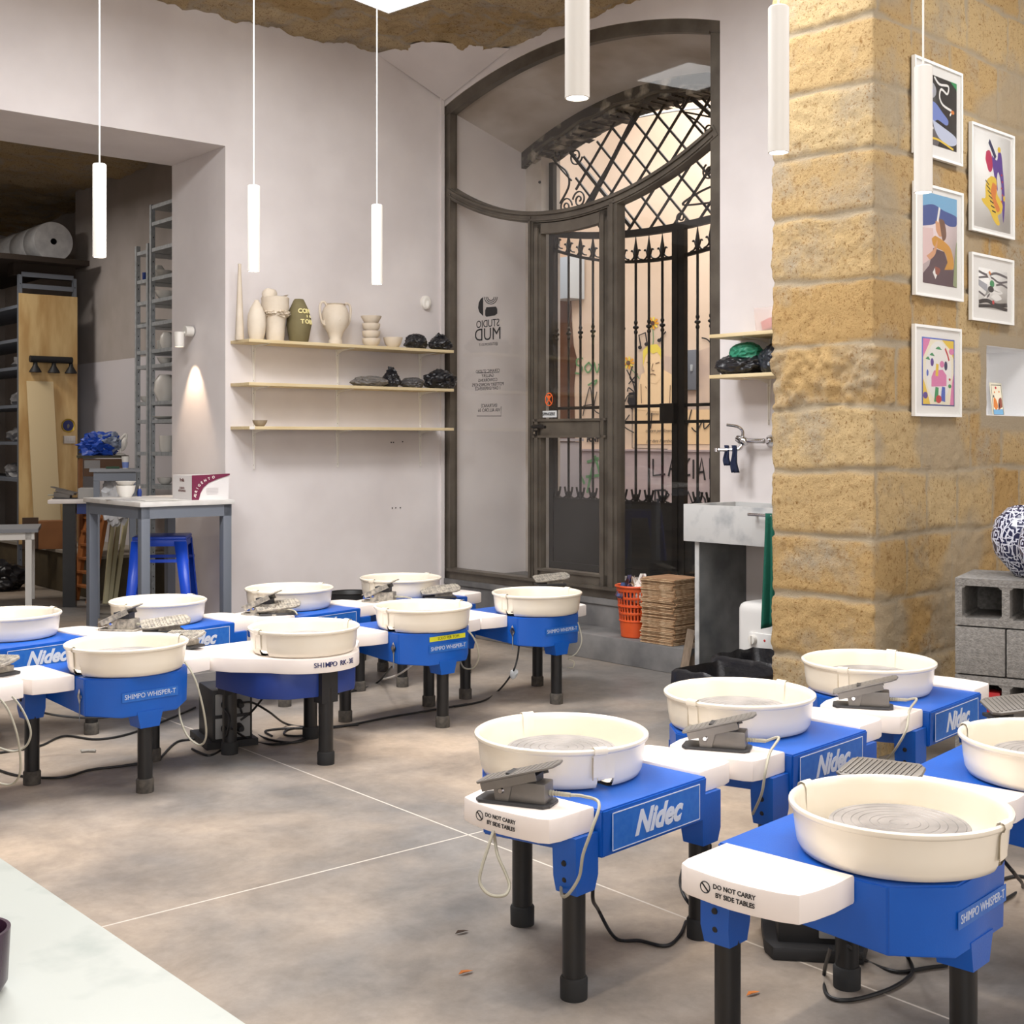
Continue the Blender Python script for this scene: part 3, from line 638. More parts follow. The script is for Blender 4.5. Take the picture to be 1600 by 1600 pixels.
for pts in ([(1021, 717), (1021, 743), (1040, 741)], [(1045, 744), (1051, 715), (1057, 744)], [(1047, 733), (1056, 732)], [(1061, 718), (1078, 716), (1063, 743), (1079, 742)], [(1084, 718), (1084, 748)], [(1090, 750), (1097, 716), (1102, 750)], [(1092, 738), (1101, 737)], [(1110, 716), (1110, 748), (1122, 748)], [(1128, 718), (1128, 748)], [(1024, 790), (1024, 766), (1040, 766), (1046, 773), (1040, 780), (1026, 781)], [(1062, 768), (1050, 772), (1062, 780), (1056, 788)], [(1070, 790), (1076, 768), (1084, 790)], [(1090, 790), (1094, 768), (1102, 780), (1104, 792)]): ST2(pts, 2.8)
for pts in ([(930, 712), (924, 740), (918, 770)], [(930, 712), (938, 740), (940, 768)], [(916, 745), (944, 742)], [(906, 740), (914, 756)], [(936, 716), (918, 722)], [(968, 752), (974, 744), (970, 762)]): ST2(pts, 4, SPG)
struct('wall_street', m, DF)
# things on the street wall
m = MB(); a = hit(DF, 868, 405, SY-.2); b = hit(DF, 896, 466, SY-.2); m.bb((a.x, SY-.26, b.z), (b.x, SY-.02, a.z), mat('grey_cabinet', (176, 182, 186), .5), bev=.01)
o = m.build('meter_cabinet'); o.matrix_world = DF; tag(o, 'pale grey box high on the street wall above the brown door', 'box')
mc = thing('utility_hatch', DF, 'grey metal utility hatch on the peach street wall right of the mural', 'hatch')
a = hit(DF, 1071, 548, SY); b = hit(DF, 1092, 609, SY); GRB = mat('hatch_paint', (110, 112, 118), .5)
m = MB(); m.bb((a.x, SY-.05, b.z), (b.x, SY, a.z), GRB, bev=.004); m.build('door', mc)
m = MB(); m.box((b.x-.05, SY-.06, (a.z+b.z)/2+.02), (.025, .02, .07), STEEL, bev=.005); m.build('latch', mc)
m = MB(); a = hit(DF, 856, 690, SY-.6); b = hit(DF, 878, 780, SY-.6); m.bb((a.x, SY-.65, b.z), (b.x, SY-.3, a.z), mat('bin_grey', (150, 146, 150), .6), bev=.01); m.box(((a.x+b.x)/2, SY-.48, a.z+.02), (b.x-a.x+.04, .4, .03), MATS['bin_grey']); m.bb((a.x, SY-.65, .3), (b.x, SY-.3, b.z), MATS['bin_grey'])
o = m.build('electric_cabinet'); o.matrix_world = DF; tag(o, 'lilac-grey street cabinet standing by the brown door across the street', 'cabinet')
for py, px in ((168, 900), (160, 1000)):
    pass
m = MB(); v = [hit(DF, px, py, 3.2) for px, py in ((820, 215), (900, 205), (985, 185), (1060, 172), (1125, 166))]; m.tube(catmull(v, 6), .012, STEEL, n=6); o = m.build('overhead_cable'); o.matrix_world = DF; tag(o, 'thin grey cable strung above the street beyond the lattice', 'cable')

# ------------------------------------------------------------------ pottery wheels
ZT = .455        # top of the blue casing
def pan_half(name, parent, rot, a0, seam):
    R = .2375
    prof_o = [(.10, 0), (.195, 0), (.212, .006), (.2195, .02), (.224, .05), (.2275, .088), (.229, .094), (.2345, .096), (.2375, .101), (.2365, .107), (.231, .110), (.226, .107), (.2225, .100), (.2215, .09), (.218, .05), (.213, .022), (.205, .012), (.19, .0085), (.10, .0085)]
    cut = [(.15, .012), (.185, .014), (.190, .026), (.2235, .028), (.2245, .05)]+prof_o[5:-4]+[(.2165, .036), (.183, .034), (.178, .0205), (.15, .0205)]
    q = MB(); q.lathe(prof_o, PAN, n=34, a0=a0+13, a1=a0+180); q.lathe(cut, PAN, n=3, a0=a0, a1=a0+13)
    q.lathe([(.2225, .034), (.2290, .036), (.2325, .088), (.2345, .094), (.2400, .096), (.2425, .103), (.2400, .1120), (.231, .1150), (.2235, .112), (.2190, .1), (.2175, .04)], PAN, n=4, a0=a0-4, a1=a0+5)
    q.lathe([(.2305, .030), (.2312, .088)], mat('pan_seam', (176, 160, 130), .7), n=1, a0=a0-4.7, a1=a0-3.9)
    o = q.build(name, parent, ang=50); o.rotation_euler = (0, 0, math.radians(rot)); o.location = (0, 0, ZT); return o
def side_table(parent, s, ex=.404):
    poly = [(.222, .300), (ex-.06, .300), (ex-.028, .292), (ex-.014, .268), (ex-.004, .20), (ex, .15), (ex-.003, .10), (ex-.012, .045), (ex-.026, .008), (ex-.07, -.004), (.300, -.012), (.222, -.012)]
    q = MB(); q.prism([(x*s, y) for x, y in poly], .402, .462, WTAB, bev=.006); o = q.build('side_table', parent); return o
def whisper(M, label, seam=0, dusty=False, black_foot=True, warn=True, name='pottery_wheel', group='blue pottery wheels', body_badge=False, tape=False, ex=.404):
    t = thing(name, M, label, 'pottery wheel', group)
    hw, yr, yn, yc, xn = .220, .326, -.186, -.085, .118
    # casing: deeper at the nose than at the rear
    q = MB()
    pl = [(-hw, yr), (-hw, yc), (-xn, yn), (xn, yn), (hw, yc), (hw, yr)]
    bot = [.338, .312, .305, .305, .312, .338]
    top = [(x, y, ZT) for x, y in pl]; bt = [(x*.985, y*.985, b) for (x, y), b in zip(pl, bot)]
    b_ = bmesh.new(); tv = [b_.verts.new(v) for v in top]; bv = [b_.verts.new(v) for v in bt]
    b_.faces.new(tv[::-1]); b_.faces.new(bv)
    for i in range(6): b_.faces.new((tv[i], tv[(i+1) % 6], bv[(i+1) % 6], bv[i]))
    bmesh.ops.recalc_face_normals(b_, faces=b_.faces[:]); bmesh.ops.bevel(b_, geom=b_.edges[:], offset=.004, segments=2, affect='EDGES')
    q.merge(b_, BLUE); q.build('casing', t, ang=50)
    for s in (-1, 1):
        st = side_table(t, s, ex)
        if warn and s == -1 or (warn and s == 1):
            w_ = MB(); Mx = T((ex+.0006)*s, .15, .434) @ RZ(90*s) @ RX(90)
            w_.text('DO NOT CARRY', .0135, BLACK, Mx @ T(.008, .008, 0), off=.0003); w_.text('BY SIDE TABLES', .0135, BLACK, Mx @ T(.010, -.009, 0), off=.0003)
            w_.tube([(-.062+.0115*math.cos(a), .002+.0115*math.sin(a), 0) for a in [2*PI*i/18 for i in range(18)]], .0014, BLACK, Mx, n=4, closed=True); w_.bar([(-.070, .010), (-.054, -.006)], .001, .003, BLACK, Mx @ RX(-90))
            w_.build('warning_print', st)
        # bracket and rear leg under each table
        q = MB(); x = .262*s
        q.geo([(x-.042, .236, .402), (x+.042, .236, .402), (x+.042, .312, .402), (x-.042, .312, .402), (x-.042, .240, .30), (x+.042, .240, .30), (x+.042, .312, .30), (x-.042, .312, .30), (x-.034, .242, .262), (x+.034, .242, .262), (x+.034, .308, .262), (x-.034, .308, .262)],
              [(0, 3, 2, 1), (0, 1, 5, 4), (1, 2, 6, 5), (2, 3, 7, 6), (3, 0, 4, 7), (4, 5, 9, 8), (5, 6, 10, 9), (6, 7, 11, 10), (7, 4, 8, 11), (8, 9, 10, 11)], BLUE)
        br = q.build('leg_bracket', t, ang=12)
        for z in (.325, .285):
            q = MB(); q.lathe([(0, .006), (.006, .005), (.008, 0)], BLACK, T(x+(.041 if z > .3 else .038)*s, .275, z+.012) @ RY(90*s), n=10); q.build('bolt', br)
        leg(t, .262*s, .27, dusty)
    q = MB(); q.geo([(-.055, -.186, .32), (.055, -.186, .32), (.055, -.10, .32), (-.055, -.10, .32), (-.04, -.184, .255), (.04, -.184, .255), (.04, -.105, .255), (-.04, -.105, .255)], [(0, 3, 2, 1), (4, 5, 6, 7), (0, 1, 5, 4), (1, 2, 6, 5), (2, 3, 7, 6), (3, 0, 4, 7)], BLUE); q.build('leg_bracket', t, ang=12)
    leg(t, 0, -.145, dusty)
    # rear logo plate, front name strip, diamond badge, switch
    q = MB(); q.box((0, yr+.0006, .396), (.37, .0016, .093), LABEL)
    for a, b in (((-.183, .350), (.183, .350)), ((.183, .350), (.183, .4415)), ((.183, .4415), (-.183, .4415)), ((-.183, .4415), (-.183, .350))): q.bar([a, b], .0016, .0022, SILVER, T(0, yr+.0014, 0))
    Mx = T(0, yr+.002, .394) @ RZ(180) @ RX(90)
    q.text('Nidec', .082, SILVER, Mx, shear=.38, off=.0034, sx=.96); q.box((.058, yr+.0018, .4395), (.001, .001, .001), SILVER)
    q.build('logo_plate', t)
    q = MB(); q.box((.0, yn-.0008, .382), (.235, .0016, .036), LABEL); q.text('SHIMPO WHISPER-T', .0265, SILVER, T(0, yn-.0020, .382) @ RX(90), sx=.92)
    q.build('name_plate', t)
    if body_badge:
        q = MB(); Mx = T(-hw-.0015, -.050, .385); q.geo([(0, 0, .03), (0, .02, 0), (0, 0, -.03), (0, -.02, 0), (-.006, 0, 0)], [(4, 0, 1), (4, 1, 2), (4, 2, 3), (4, 3, 0)], CHROME, Mx); q.geo([(0, -.006, .03), (0, .006, .03), (0, .003, -.08), (0, -.002, -.08)], [(0, 1, 2, 3)], mat('paint_drip', (120, 128, 140), .5), T(-hw-.001, -.052, .37)); q.build('metal_badge', t)
    if tape:
        q = MB(); q.box((-.005, yn-.001, .428), (.22, .002, .022), YEL); q.text('SOLO PER TOM', .019, mat('olive_ink', (86, 88, 20), .6), T(0, yn-.0022, .428) @ RX(90)); q.build('yellow_tape', t)
    q = MB(); q.box((.165, yc-.02, .385), (.018, .002, .03), BLACK, RZ(0)); q.box((hw+.002, -.03, .385), (.006, .03, .022), RED, bev=.002); q.build('power_switch', t)
    # splash pan in two halves and the grooved wheel head
    pan_half('splash_pan', t, seam, 0, True); pan_half('splash_pan', t, seam, 180, False)
    head(t); return t
def leg(t, x, y, dusty, r=.0285):
    q = MB(); q.cyl((x, y, .02), (x, y, .32), r, LEG, n=24); l = q.build('leg', t)
    q = MB(); q.lathe([(0, .0), (r+.005, 0), (r+.0055, .048), (r+.0015, .054), (r, .054)], CAPD if dusty else CAP, T(x, y, 0), n=24); q.build('foot_cap', l)
def head(t, z=ZT, R=.150):
    q = MB(); zz = z+.064; prof = [(0, zz)]
    for r in (.02, .045, .062, .085, .102, .122, .140): prof += [(r-.0012, zz), (r, zz-.0016), (r+.0012, zz)]
    prof += [(R-.002, zz), (R, zz-.002), (R, zz-.011), (R-.002, zz-.013), (.03, zz-.013), (.03, z)]
    q.lathe(prof[::-1], HEAD, n=64); o = q.build('wheel_head', t, ang=25); return o
# the wheel with the wide white top
def rk3(M, label):
    t = thing('pottery_wheel', M, label, 'pottery wheel')
    def outline(g=0):
        pts = [(.235*math.cos(math.radians(a))*(1+g), .235*math.sin(math.radians(a))*(1+g)) for a in range(200, 341, 5)]
        return [(-.36, .40), (-.372, .36), (-.37, .14), (-.33, .05), (-.27, -.02)] + pts + [(.27, -.02), (.33, .05), (.37, .14), (.372, .36), (.36, .40)]
    q = MB(); q.prism(outline(), .395, ZT, WTAB, bev=.005); tp_ = q.build('white_top', t)
    q = MB(); R = .2362; s = 'SHIMPO RK-3E'; adv = .0175; n = len(s); a0 = math.radians(247)
    for i, ch in enumerate(s):
        if ch != ' ':
            a = a0+(i)*adv/R; q.text(ch, .029, NAVY, T(R*math.cos(a), R*math.sin(a), .428) @ RZ(math.degrees(a)+90) @ RX(90), off=.0001, ext=.0015)
    q.build('printed_name', tp_)
    q = MB(); v = [(-.25, .30), (-.25, -.03), (-.17, -.13), (0, -.175), (.17, -.13), (.25, -.03), (.25, .30)]; q.prism(v, .285, .396, BLUE2, bev=.006); q.build('casing', t)
    for x, y in ((-.20, .27), (.22, .27), (.0, -.16)):
        q = MB(); q.prism([(x-.04, y-.03), (x+.04, y-.03), (x+.04, y+.03), (x-.04, y+.03)], .26, .40, BLACK); q.build('leg_bracket', t); leg(t, x, y, False, .031)
    pan_half('splash_pan', t, 0, 0, True); pan_half('splash_pan', t, 0, 180, False); head(t)
    return t
RR = -133.4+0; RF = 46.6
def wheel_at(px, py, d): return ((px-800)/F*d, d)
WH = {}
def W(key, px, d, rz, label, **k):
    x, y = wheel_at(px, 0, d); WH[key] = T(x, y, 0) @ RZ(rz); return whisper(WH[key], label, **k)
def copyW(src, key, px, d, rz, label, seam=None, yd=0):
    x, y = wheel_at(px, 0, d); WH[key] = T(x, y, 0) @ RZ(rz); c = copy_tree(src); c.matrix_world = WH[key]; c['label'] = label
    if seam is not None:
        for k in c.children:
            if k.name.startswith('splash_pan'): k.rotation_euler[2] = math.radians(seam)
    return c
w1 = W('w1', 1405, 2.80, RF, 'pottery wheel nearest the camera, at the bottom right, its side table empty', seam=90, ex=.43)
w2 = W('w2', 877, 3.49, RR, 'pottery wheel in the middle foreground, a grey pedal on its left table', seam=66)
w5 = copyW(w2, 'w5', 1643, 3.42, RF+3, 'pottery wheel cut off by the right edge of the photo, behind the nearest wheel', 90)
w3 = copyW(w2, 'w3', 1155, 4.04, RR, 'pottery wheel second in the right-hand row, behind the middle foreground wheel', -4)
w4 = copyW(w2, 'w4', 1357, 4.62, RR+2, 'pottery wheel farthest back in the right row, before the stone pillar foot', 4)
b1 = W('w9', 198, 5.04, RF-2, 'pottery wheel at the left, a metal badge and paint drip on its blue side', seam=0, body_badge=True, dusty=True, group=None)
w14 = copyW(b1, 'w14', -128, 4.46, RF-2, 'pottery wheel cut off by the left edge, only its white table and leg showing', 0)
w6 = copyW(b1, 'w6', 839, 6.70, RF-4, 'pottery wheel nearest the glazed door, at the far right end of the left-hand row', 0)
w7 = W('w7', 661, 6.16, RF-3, 'pottery wheel with a yellow tape strip above its name plate', seam=0, body_badge=True, tape=True, dusty=True)
w8 = rk3(T((475-800)/F*5.48, 5.48, 0) @ RZ(RF-3), 'pottery wheel with a one-piece rounded white top and dark blue casing')
WH['w8'] = T((475-800)/F*5.48, 5.48, 0) @ RZ(RF-3)
k1 = W('w10', 247, 6.36, RR+4, 'back-row pottery wheel before the grey high table, dusty pedal beside it', seam=10, dusty=True, warn=False)
w13 = copyW(k1, 'w13', 12, 5.88, RR+4, 'pottery wheel half cut off by the left edge of the photo in the back row', 0)
w11 = copyW(k1, 'w11', 452, 6.90, RR+4, 'pottery wheel in the back row below the left half of the wall shelves', 0)
w12 = copyW(k1, 'w12', 626, 7.42, RR+4, 'pottery wheel farthest from the camera, against the wall beside the glazed front', 0)

# ------------------------------------------------------------------ foot pedals
def pedal(M, label, dusty=False, open_=16, cords=None, group='foot pedals'):
    A = PEDD if dusty else PEDG
    t = thing('foot_pedal', M, label, 'foot pedal', group)
    q = MB(); q.prism([(-.085, -.045), (.085, -.045), (.098, -.030), (.098, .030), (.085, .045), (-.085, .045), (-.098, .030), (-.098, -.030)], 0, .008, PEDB if not dusty else A, bev=.002); q.build('base_plate', t)
    q = MB(); q.box((.035, 0, .032), (.10, .062, .05), A, bev=.005); 
    q.geo([(-.045, -.034, .008), (-.01, -.034, .008), (.0, -.034, .05), (-.03, -.034, .06), (-.05, -.034, .045)], [(0, 1, 2, 3, 4)], A); q.geo([(-.045, .034, .008), (-.01, .034, .008), (.0, .034, .05), (-.03, .034, .06), (-.05, .034, .045)], [(4, 3, 2, 1, 0)], A)
    q.build('housing', t)
    q = MB(); q.lathe([(0, .004), (.006, .004), (.009, 0)], CHROME, T(-.03, -.034, .032) @ RX(90), n=12); q.build('pivot_screw', t)
    q = MB(); Mx = T(-.04, 0, .045) @ RY(-open_) @ T(.04, 0, .012)
    pts = [(-.095, -.03), (-.088, -.04), (.10, -.043), (.118, -.034), (.124, 0), (.118, .034), (.10, .043), (-.088, .04), (-.095, .03)]
    q.prism(pts, 0, .006, A, Mx, bev=.002); q.prism([(-.08, -.042), (.07, -.044), (.07, -.040), (-.08, -.038)], -.02, 0, A, Mx); q.prism([(-.08, .038), (.07, .040), (.07, .044), (-.08, .042)], -.02, 0, A, Mx)
    for k in range(13): q.box((-.075+k*.015, 0, .0062), (.006, .07, .0015), A if dusty else PEDG, Mx)
    q.build('tread_plate', t)
    q = MB(); q.prism([(-.02, -.026), (.06, -.026), (.06, .026), (-.02, .026)], .055, .055+.09*math.tan(math.radians(open_))*.75, PEDB); q.build('rubber_boot', t)
    q = MB()
    for k in range(7): q.lathe([(.0045, -.002), (.0085-.0005*k, 0), (.0045, .002)], CORDG, T(.088+.0075*k, 0, .03) @ RY(90), n=10)
    q.cyl((.085, 0, .03), (.14, 0, .03), .0055, CORDG); q.build('strain_relief', t)
    return t
def cord(parent_thing, pts, r, mt, name='cord', nseg=8):
    q = MB(); inv = parent_thing.matrix_world.inverted() if parent_thing else Matrix()
    q.tube(catmull([inv @ Vector(p) for p in pts], nseg), r, mt, n=7); return q.build(name, parent_thing)
def on_w(key, x, y, z=.4625, rz=0): return WH[key] @ T(x, y, z) @ RZ(rz)
def world_rz(M, deg): 
    m_ = T(*M.translation) @ RZ(deg); return m_
def wp(key, x, y, z): return WH[key] @ Vector((x, y, z))
for key, lab, rz, d_ in (('w2', 'grey metal foot pedal on the middle foreground wheel, tread tilted up to the right', -22, 0), ('w3', 'grey metal foot pedal on the second wheel of the right row, nicked tread tip', -18, 0), ('w4', 'grey metal foot pedal on the wheel in front of the stone pillar', -16, 0)):
    p = pedal(world_rz(on_w(key, .320, .135, .4625), rz), lab); Mi = p.matrix_world
    e = Mi @ Vector((.14, 0, .03)); dx = Vector((.045, -.01, 0)); b0 = wp(key, .33, .335, .25)
    if key == 'w2':
        cord(p, [e, e+Vector((.03, -.01, .0)), atd(936, 1255, 3.03), atd(925, 1295, 2.99), atd(911, 1335, 2.99), atd(905, 1370, 3.0), atd(889, 1396, 3.01), atd(879, 1400, 3.05), atd(877, 1385, 3.1), atd(884, 1370, 3.16)], .004, CORDG)
        cord(p, [atd(771, 1298, 3.10), atd(764, 1320, 3.08), atd(753, 1355, 3.06), atd(750, 1380, 3.05), atd(765, 1398, 3.03), atd(788, 1399, 3.02), atd(796, 1385, 3.04), atd(790, 1365, 3.06), atd(777, 1335, 3.09), atd(772, 1300, 3.14)], .004, CORDG)
    elif key == 'w3':
        cord(p, [e, e+Vector((.035, -.01, .012)), atd(1203, 1176, 3.6), atd(1196, 1205, 3.55), atd(1190, 1240, 3.56), atd(1176, 1272, 3.62)], .004, CORDG)
    else:
        cord(p, [e, e+Vector((.03, -.01, .005)), atd(1421, 1110, 4.2), atd(1416, 1140, 4.12), atd(1398, 1172, 4.15), atd(1386, 1186, 4.3)], .004, CORDG)
for key, lab, rz in (('w10', 'clay-splashed foot pedal gaping open on the back-row wheel near the high table', -12), ('w11', 'clay-splashed foot pedal gaping open below the left end of the wall shelves', -12), ('w12', 'clay-splashed foot pedal gaping open on the wheel farthest from the camera', -14)):
    p = pedal(world_rz(on_w(key, .315, .15, .4625), rz), lab, True, 24)
    e = p.matrix_world @ Vector((.14, 0, .03)); cord(p, [e, e+Vector((.04, -.02, -.005)), e+Vector((.06, -.05, -.02))], .004, CORDG)
# pedals laid with the tread plate up
def flat_pedal(M, label, dusty=False):
    A = PEDD if dusty else PEDG
    t = thing('foot_pedal', M, label, 'foot pedal', 'foot pedals')
    q = MB(); q.prism([(-.09, -.05), (.09, -.05), (.09, .05), (-.09, .05)], 0, .012, PEDB, bev=.003); q.build('base_plate', t)
    q = MB(); q.prism([(-.105, -.040), (-.08, -.052), (.09, -.052), (.115, -.036), (.125, 0), (.115, .036), (.09, .052), (-.08, .052), (-.105, .040)], 0, .010, A, T(0, .0, .042) @ RX(17) @ RY(-5), bev=.004)
    for k in range(14): q.box((-.088+k*.0145, 0, .0115), (.0065, .085, .003), A, T(0, 0, .042) @ RX(17) @ RY(-5), bev=.0015)
    q.build('tread_plate', t); q = MB(); q.box((.02, 0, .022), (.10, .07, .024), A); q.build('housing', t); return t
def fp(px, py, z, rz, lab, dusty=False, tilt=0):
    v = flo(px, py, z); return flat_pedal(T(v.x, v.y, z) @ RZ(rz) @ RX(tilt), lab, dusty)
fp(256, 988, ZT+.008, 25, 'dusty ribbed foot pedal lying behind the badge-and-drip wheel, its tread showing over the pan rim', True)
fp(283, 1010, ZT+.008, -30, 'dusty ribbed foot pedal lying right beside the pan of the badge-and-drip wheel', True)
fp(-8, 1052, ZT+.008, -35, 'dusty ribbed foot pedal on the white table at the left edge', True)
fp(432, 960, ZT+.008, 20, 'dusty ribbed foot pedal lying behind the white-topped wheel', True)
fp(686, 934, ZT+.008, 15, 'dusty ribbed foot pedal lying behind the yellow-taped wheel', True)
fp(860, 914, ZT+.008, 15, 'dusty ribbed foot pedal peeking over the pan of the wheel nearest the glazed door', True)
p = fp(1374, 1232, ZT+.004, -48, 'grey ribbed foot pedal lying behind the nearest wheel with its beige cord looped over it'); 
cord(p, [atd(1326, 1216, 3.5), atd(1332, 1203, 3.48), atd(1346, 1193, 3.46), atd(1368, 1192, 3.42), atd(1392, 1201, 3.4), atd(1408, 1214, 3.38)], .004, CORDG)
fp(1588, 1122, ZT+.008, 10, 'grey ribbed foot pedal lying behind the wheel cut off by the right edge')
# hanging cord loops of the left row
def loopcord(label, pts, r=.004, mt=CORDG, name='pedal_cord'):
    q = MB(); q.tube(catmull(pts, 8), r, mt, n=7); o = q.build(name); return tag(o, label, 'cord')
loopcord('beige cord looping down below the left-edge white table and over the floor', [atd(-4, 1088, 4.45), atd(12, 1108, 4.45), atd(26, 1145, 4.45), atd(32, 1185, 4.46), atd(30, 1212, 4.47), atd(16, 1226, 4.5), atd(-8, 1222, 4.5)])
loopcord('beige cord hanging in a wide loop from the left-edge table under the badge-and-drip wheel', [atd(19, 1088, 4.6), atd(32, 1104, 4.6), atd(44, 1128, 4.6), atd(48, 1148, 4.6), atd(40, 1166, 4.6), atd(20, 1174, 4.6), atd(-8, 1166, 4.6)])
loopcord('beige cord looping down at the right side of the badge-and-drip wheel', [atd(289, 1034, 4.9), atd(305, 1062, 4.88), atd(318, 1110, 4.88), atd(322, 1150, 4.9), atd(312, 1164, 4.95), atd(293, 1150, 5.0), atd(281, 1120, 5.05), atd(280, 1095, 5.1)])
loopcord('beige cord looping beside the yellow-taped wheel', [atd(731, 985, 6.1), atd(742, 1000, 6.1), atd(748, 1025, 6.12), atd(740, 1043, 6.15), atd(726, 1044, 6.2), atd(719, 1032, 6.25), atd(722, 1020, 6.3)])
loopcord('grey cord looping down the right side of the wheel nearest the glazed door', [atd(903, 972, 6.6), atd(909, 1000, 6.58), atd(901, 1020, 6.58), atd(888, 1029, 6.6), atd(897, 1034, 6.6), atd(895, 1043, 6.6), atd(886, 1043, 6.62)], .003)
# black mains leads
def lead(label, pts, r=.005):
    q = MB(); q.tube(catmull(pts, 8), r, CORDK, n=7); o = q.build('mains_cable'); return tag(o, label, 'cable')
fz = lambda px, py: flo(px, py, .006)
lead('black cable curling from under the middle foreground wheel to its right leg', [atd(932, 1345, 3.25), atd(926, 1400, 3.25), fz(935, 1450)+Vector((0, 0, .05)), fz(962, 1466), fz(1000, 1470), fz(1040, 1478), fz(1062, 1462), atd(1072, 1440, 3.6)])
lead('black cable hanging past the right leg of the middle foreground wheel', [atd(1066, 1360, 3.8), atd(1063, 1380, 3.7), atd(1072, 1405, 3.6), fz(1100, 1438), fz(1112, 1452)])
lead('black cable looping on the floor under the nearest wheel', [atd(1298, 1480, 3.0), fz(1288, 1520), fz(1293, 1555), fz(1330, 1562), fz(1390, 1545), fz(1425, 1520), fz(1418, 1495), atd(1412, 1488, 3.1)])
lead('black cable running from the nearest wheel towards the right edge', [atd(1325, 1478, 3.1), fz(1350, 1500), fz(1400, 1518), fz(1450, 1512), fz(1480, 1508)])
lead('black cable tangled below the wheel at the right edge', [atd(1560, 1336, 3.3), atd(1585, 1365, 3.2), fz(1598, 1385), fz(1580, 1400), fz(1555, 1410), fz(1560, 1378), fz(1600, 1370), fz(1640, 1400)])
lead('short black cable beside the second wheel of the right-hand row', [atd(1217, 1255, 4.1), fz(1235, 1285), fz(1260, 1300)])
lead('long black cable along the floor in front of the badge-and-drip wheel', [fz(-10, 1200), fz(30, 1212), fz(95, 1215), fz(140, 1203), fz(190, 1197), fz(225, 1192)])
lead('black cable drooping behind the legs of the badge-and-drip wheel', [atd(22, 1092, 5.3), atd(50, 1108, 5.4), atd(90, 1118, 5.5), atd(150, 1122, 5.5), atd(215, 1114, 5.5)])
lead('black cable lying behind the badge-and-drip wheel', [fz(0, 1176), fz(60, 1166), fz(100, 1150), fz(150, 1155), fz(200, 1147), fz(260, 1125), fz(305, 1105)])
lead('black cable trailing to the power box from the left', [fz(250, 1185), fz(275, 1160), fz(300, 1155), fz(330, 1150), fz(355, 1130)])
lead('black cable curving around the lower left of the power box', [fz(300, 1170), fz(325, 1180), fz(345, 1172), atd(357, 1155, 5.55), atd(352, 1135, 5.5)])
lead('black cable hanging from the upper left socket of the power box', [atd(351, 1108, 5.5), atd(359, 1120, 5.45), atd(357, 1140, 5.42), fz(350, 1165), fz(362, 1178)])
lead('black cable coiled on the floor right of the power box', [atd(376, 1108, 5.62), fz(390, 1140), fz(420, 1155), fz(455, 1160), fz(480, 1155), fz(492, 1142), fz(480, 1136), fz(450, 1140), fz(445, 1148), fz(470, 1150), fz(486, 1146)])
lead('black cable crossing the coil right of the power box', [atd(361, 1138, 5.5), fz(395, 1158), fz(430, 1163), fz(470, 1156), fz(487, 1140), fz(450, 1138), fz(415, 1142), fz(425, 1150)])
lead('black cable arching up under the white-topped wheel', [atd(376, 1125, 5.6), atd(395, 1110, 5.6), atd(415, 1085, 5.55), atd(421, 1080, 5.5)])
lead('black cable sagging right of the power box', [atd(378, 1098, 5.6), atd(395, 1098, 5.7), atd(420, 1112, 5.8), fz(450, 1132), fz(500, 1136), fz(560, 1132)])
lead('long black cable on the floor running right under the yellow-taped wheel', [fz(490, 1140), fz(540, 1134), fz(600, 1122), fz(660, 1112), fz(730, 1100)])
lead('black cable dropping from the wheel nearest the glazed door to the floor', [atd(811, 1008, 6.5), atd(808, 1030, 6.5), atd(800, 1052, 6.5), fz(780, 1078), fz(755, 1095), fz(710, 1104)])
lead('black cable crossing the floor behind the yellow-taped wheel', [fz(520, 1085), fz(560, 1078), fz(590, 1066), atd(612, 1042, 6.6)])
loopcord('white cable running up under the yellow-taped wheel', [fz(596, 1062), atd(622, 1054, 6.4), atd(645, 1038, 6.3)], .005, WHITEC)

# ------------------------------------------------------------------ floor things between the wheels
v = flo(332, 1170); t = thing('power_box', T(v.x, v.y, 0) @ RZ(28), 'black floor power box with two grey socket panels between the left wheels', 'power box')
q = MB(); q.bb((-.03, -.02, 0), (.20, .28, .03), BLACK); q.bb((0, 0, .02), (.18, .24, .255), mat('box_black', (30, 30, 31), .5), bev=.008); q.build('housing', t)
for z in (.085, .19):
    q = MB(); q.bb((.012, -.006, z-.045), (.168, .004, z+.045), mat('socket_panel', (150, 150, 148), .5), bev=.003); s_ = q.build('socket_panel', t)
    for x in (.055, .115): q = MB(); q.lathe([(0, .05), (.012, .05), (.017, .03), (.02, 0)], BLACK, T(x, -.004, z) @ RX(90), n=14); q.build('plug', s_)
v = flo(1250, 1490); t = thing('power_box', T(v.x+.03, v.y+.02, 0) @ RZ(-8), 'black floor power box half hidden under the nearest wheel', 'power box')
q = MB(); q.prism([(-.10, -.08), (.13, -.08), (.15, 0), (.15, .14), (-.12, .14), (-.12, -.03)], 0, .035, BLACK, bev=.008); q.build('foot', t)
q = MB(); q.bb((-.085, -.04, .03), (.14, .12, .22), MATS['box_black'], bev=.004); q.bb((.02, -.045, .05), (.13, -.03, .2), MATS['socket_panel'], bev=.003); q.build('housing', t)
for (px, py, sx_, lab) in ((741, 1049, 1, 'crumpled foil tag on the cable of the wheel nearest the glazed door'),):
    p = atd(803, 1052, 6.48); q = MB(); q.blob((0, 0, 0), (.02, .008, .025), STEEL, amp=.5, sub=2); o = q.build('foil_tag', loc=p); tag(o, lab, 'tag')
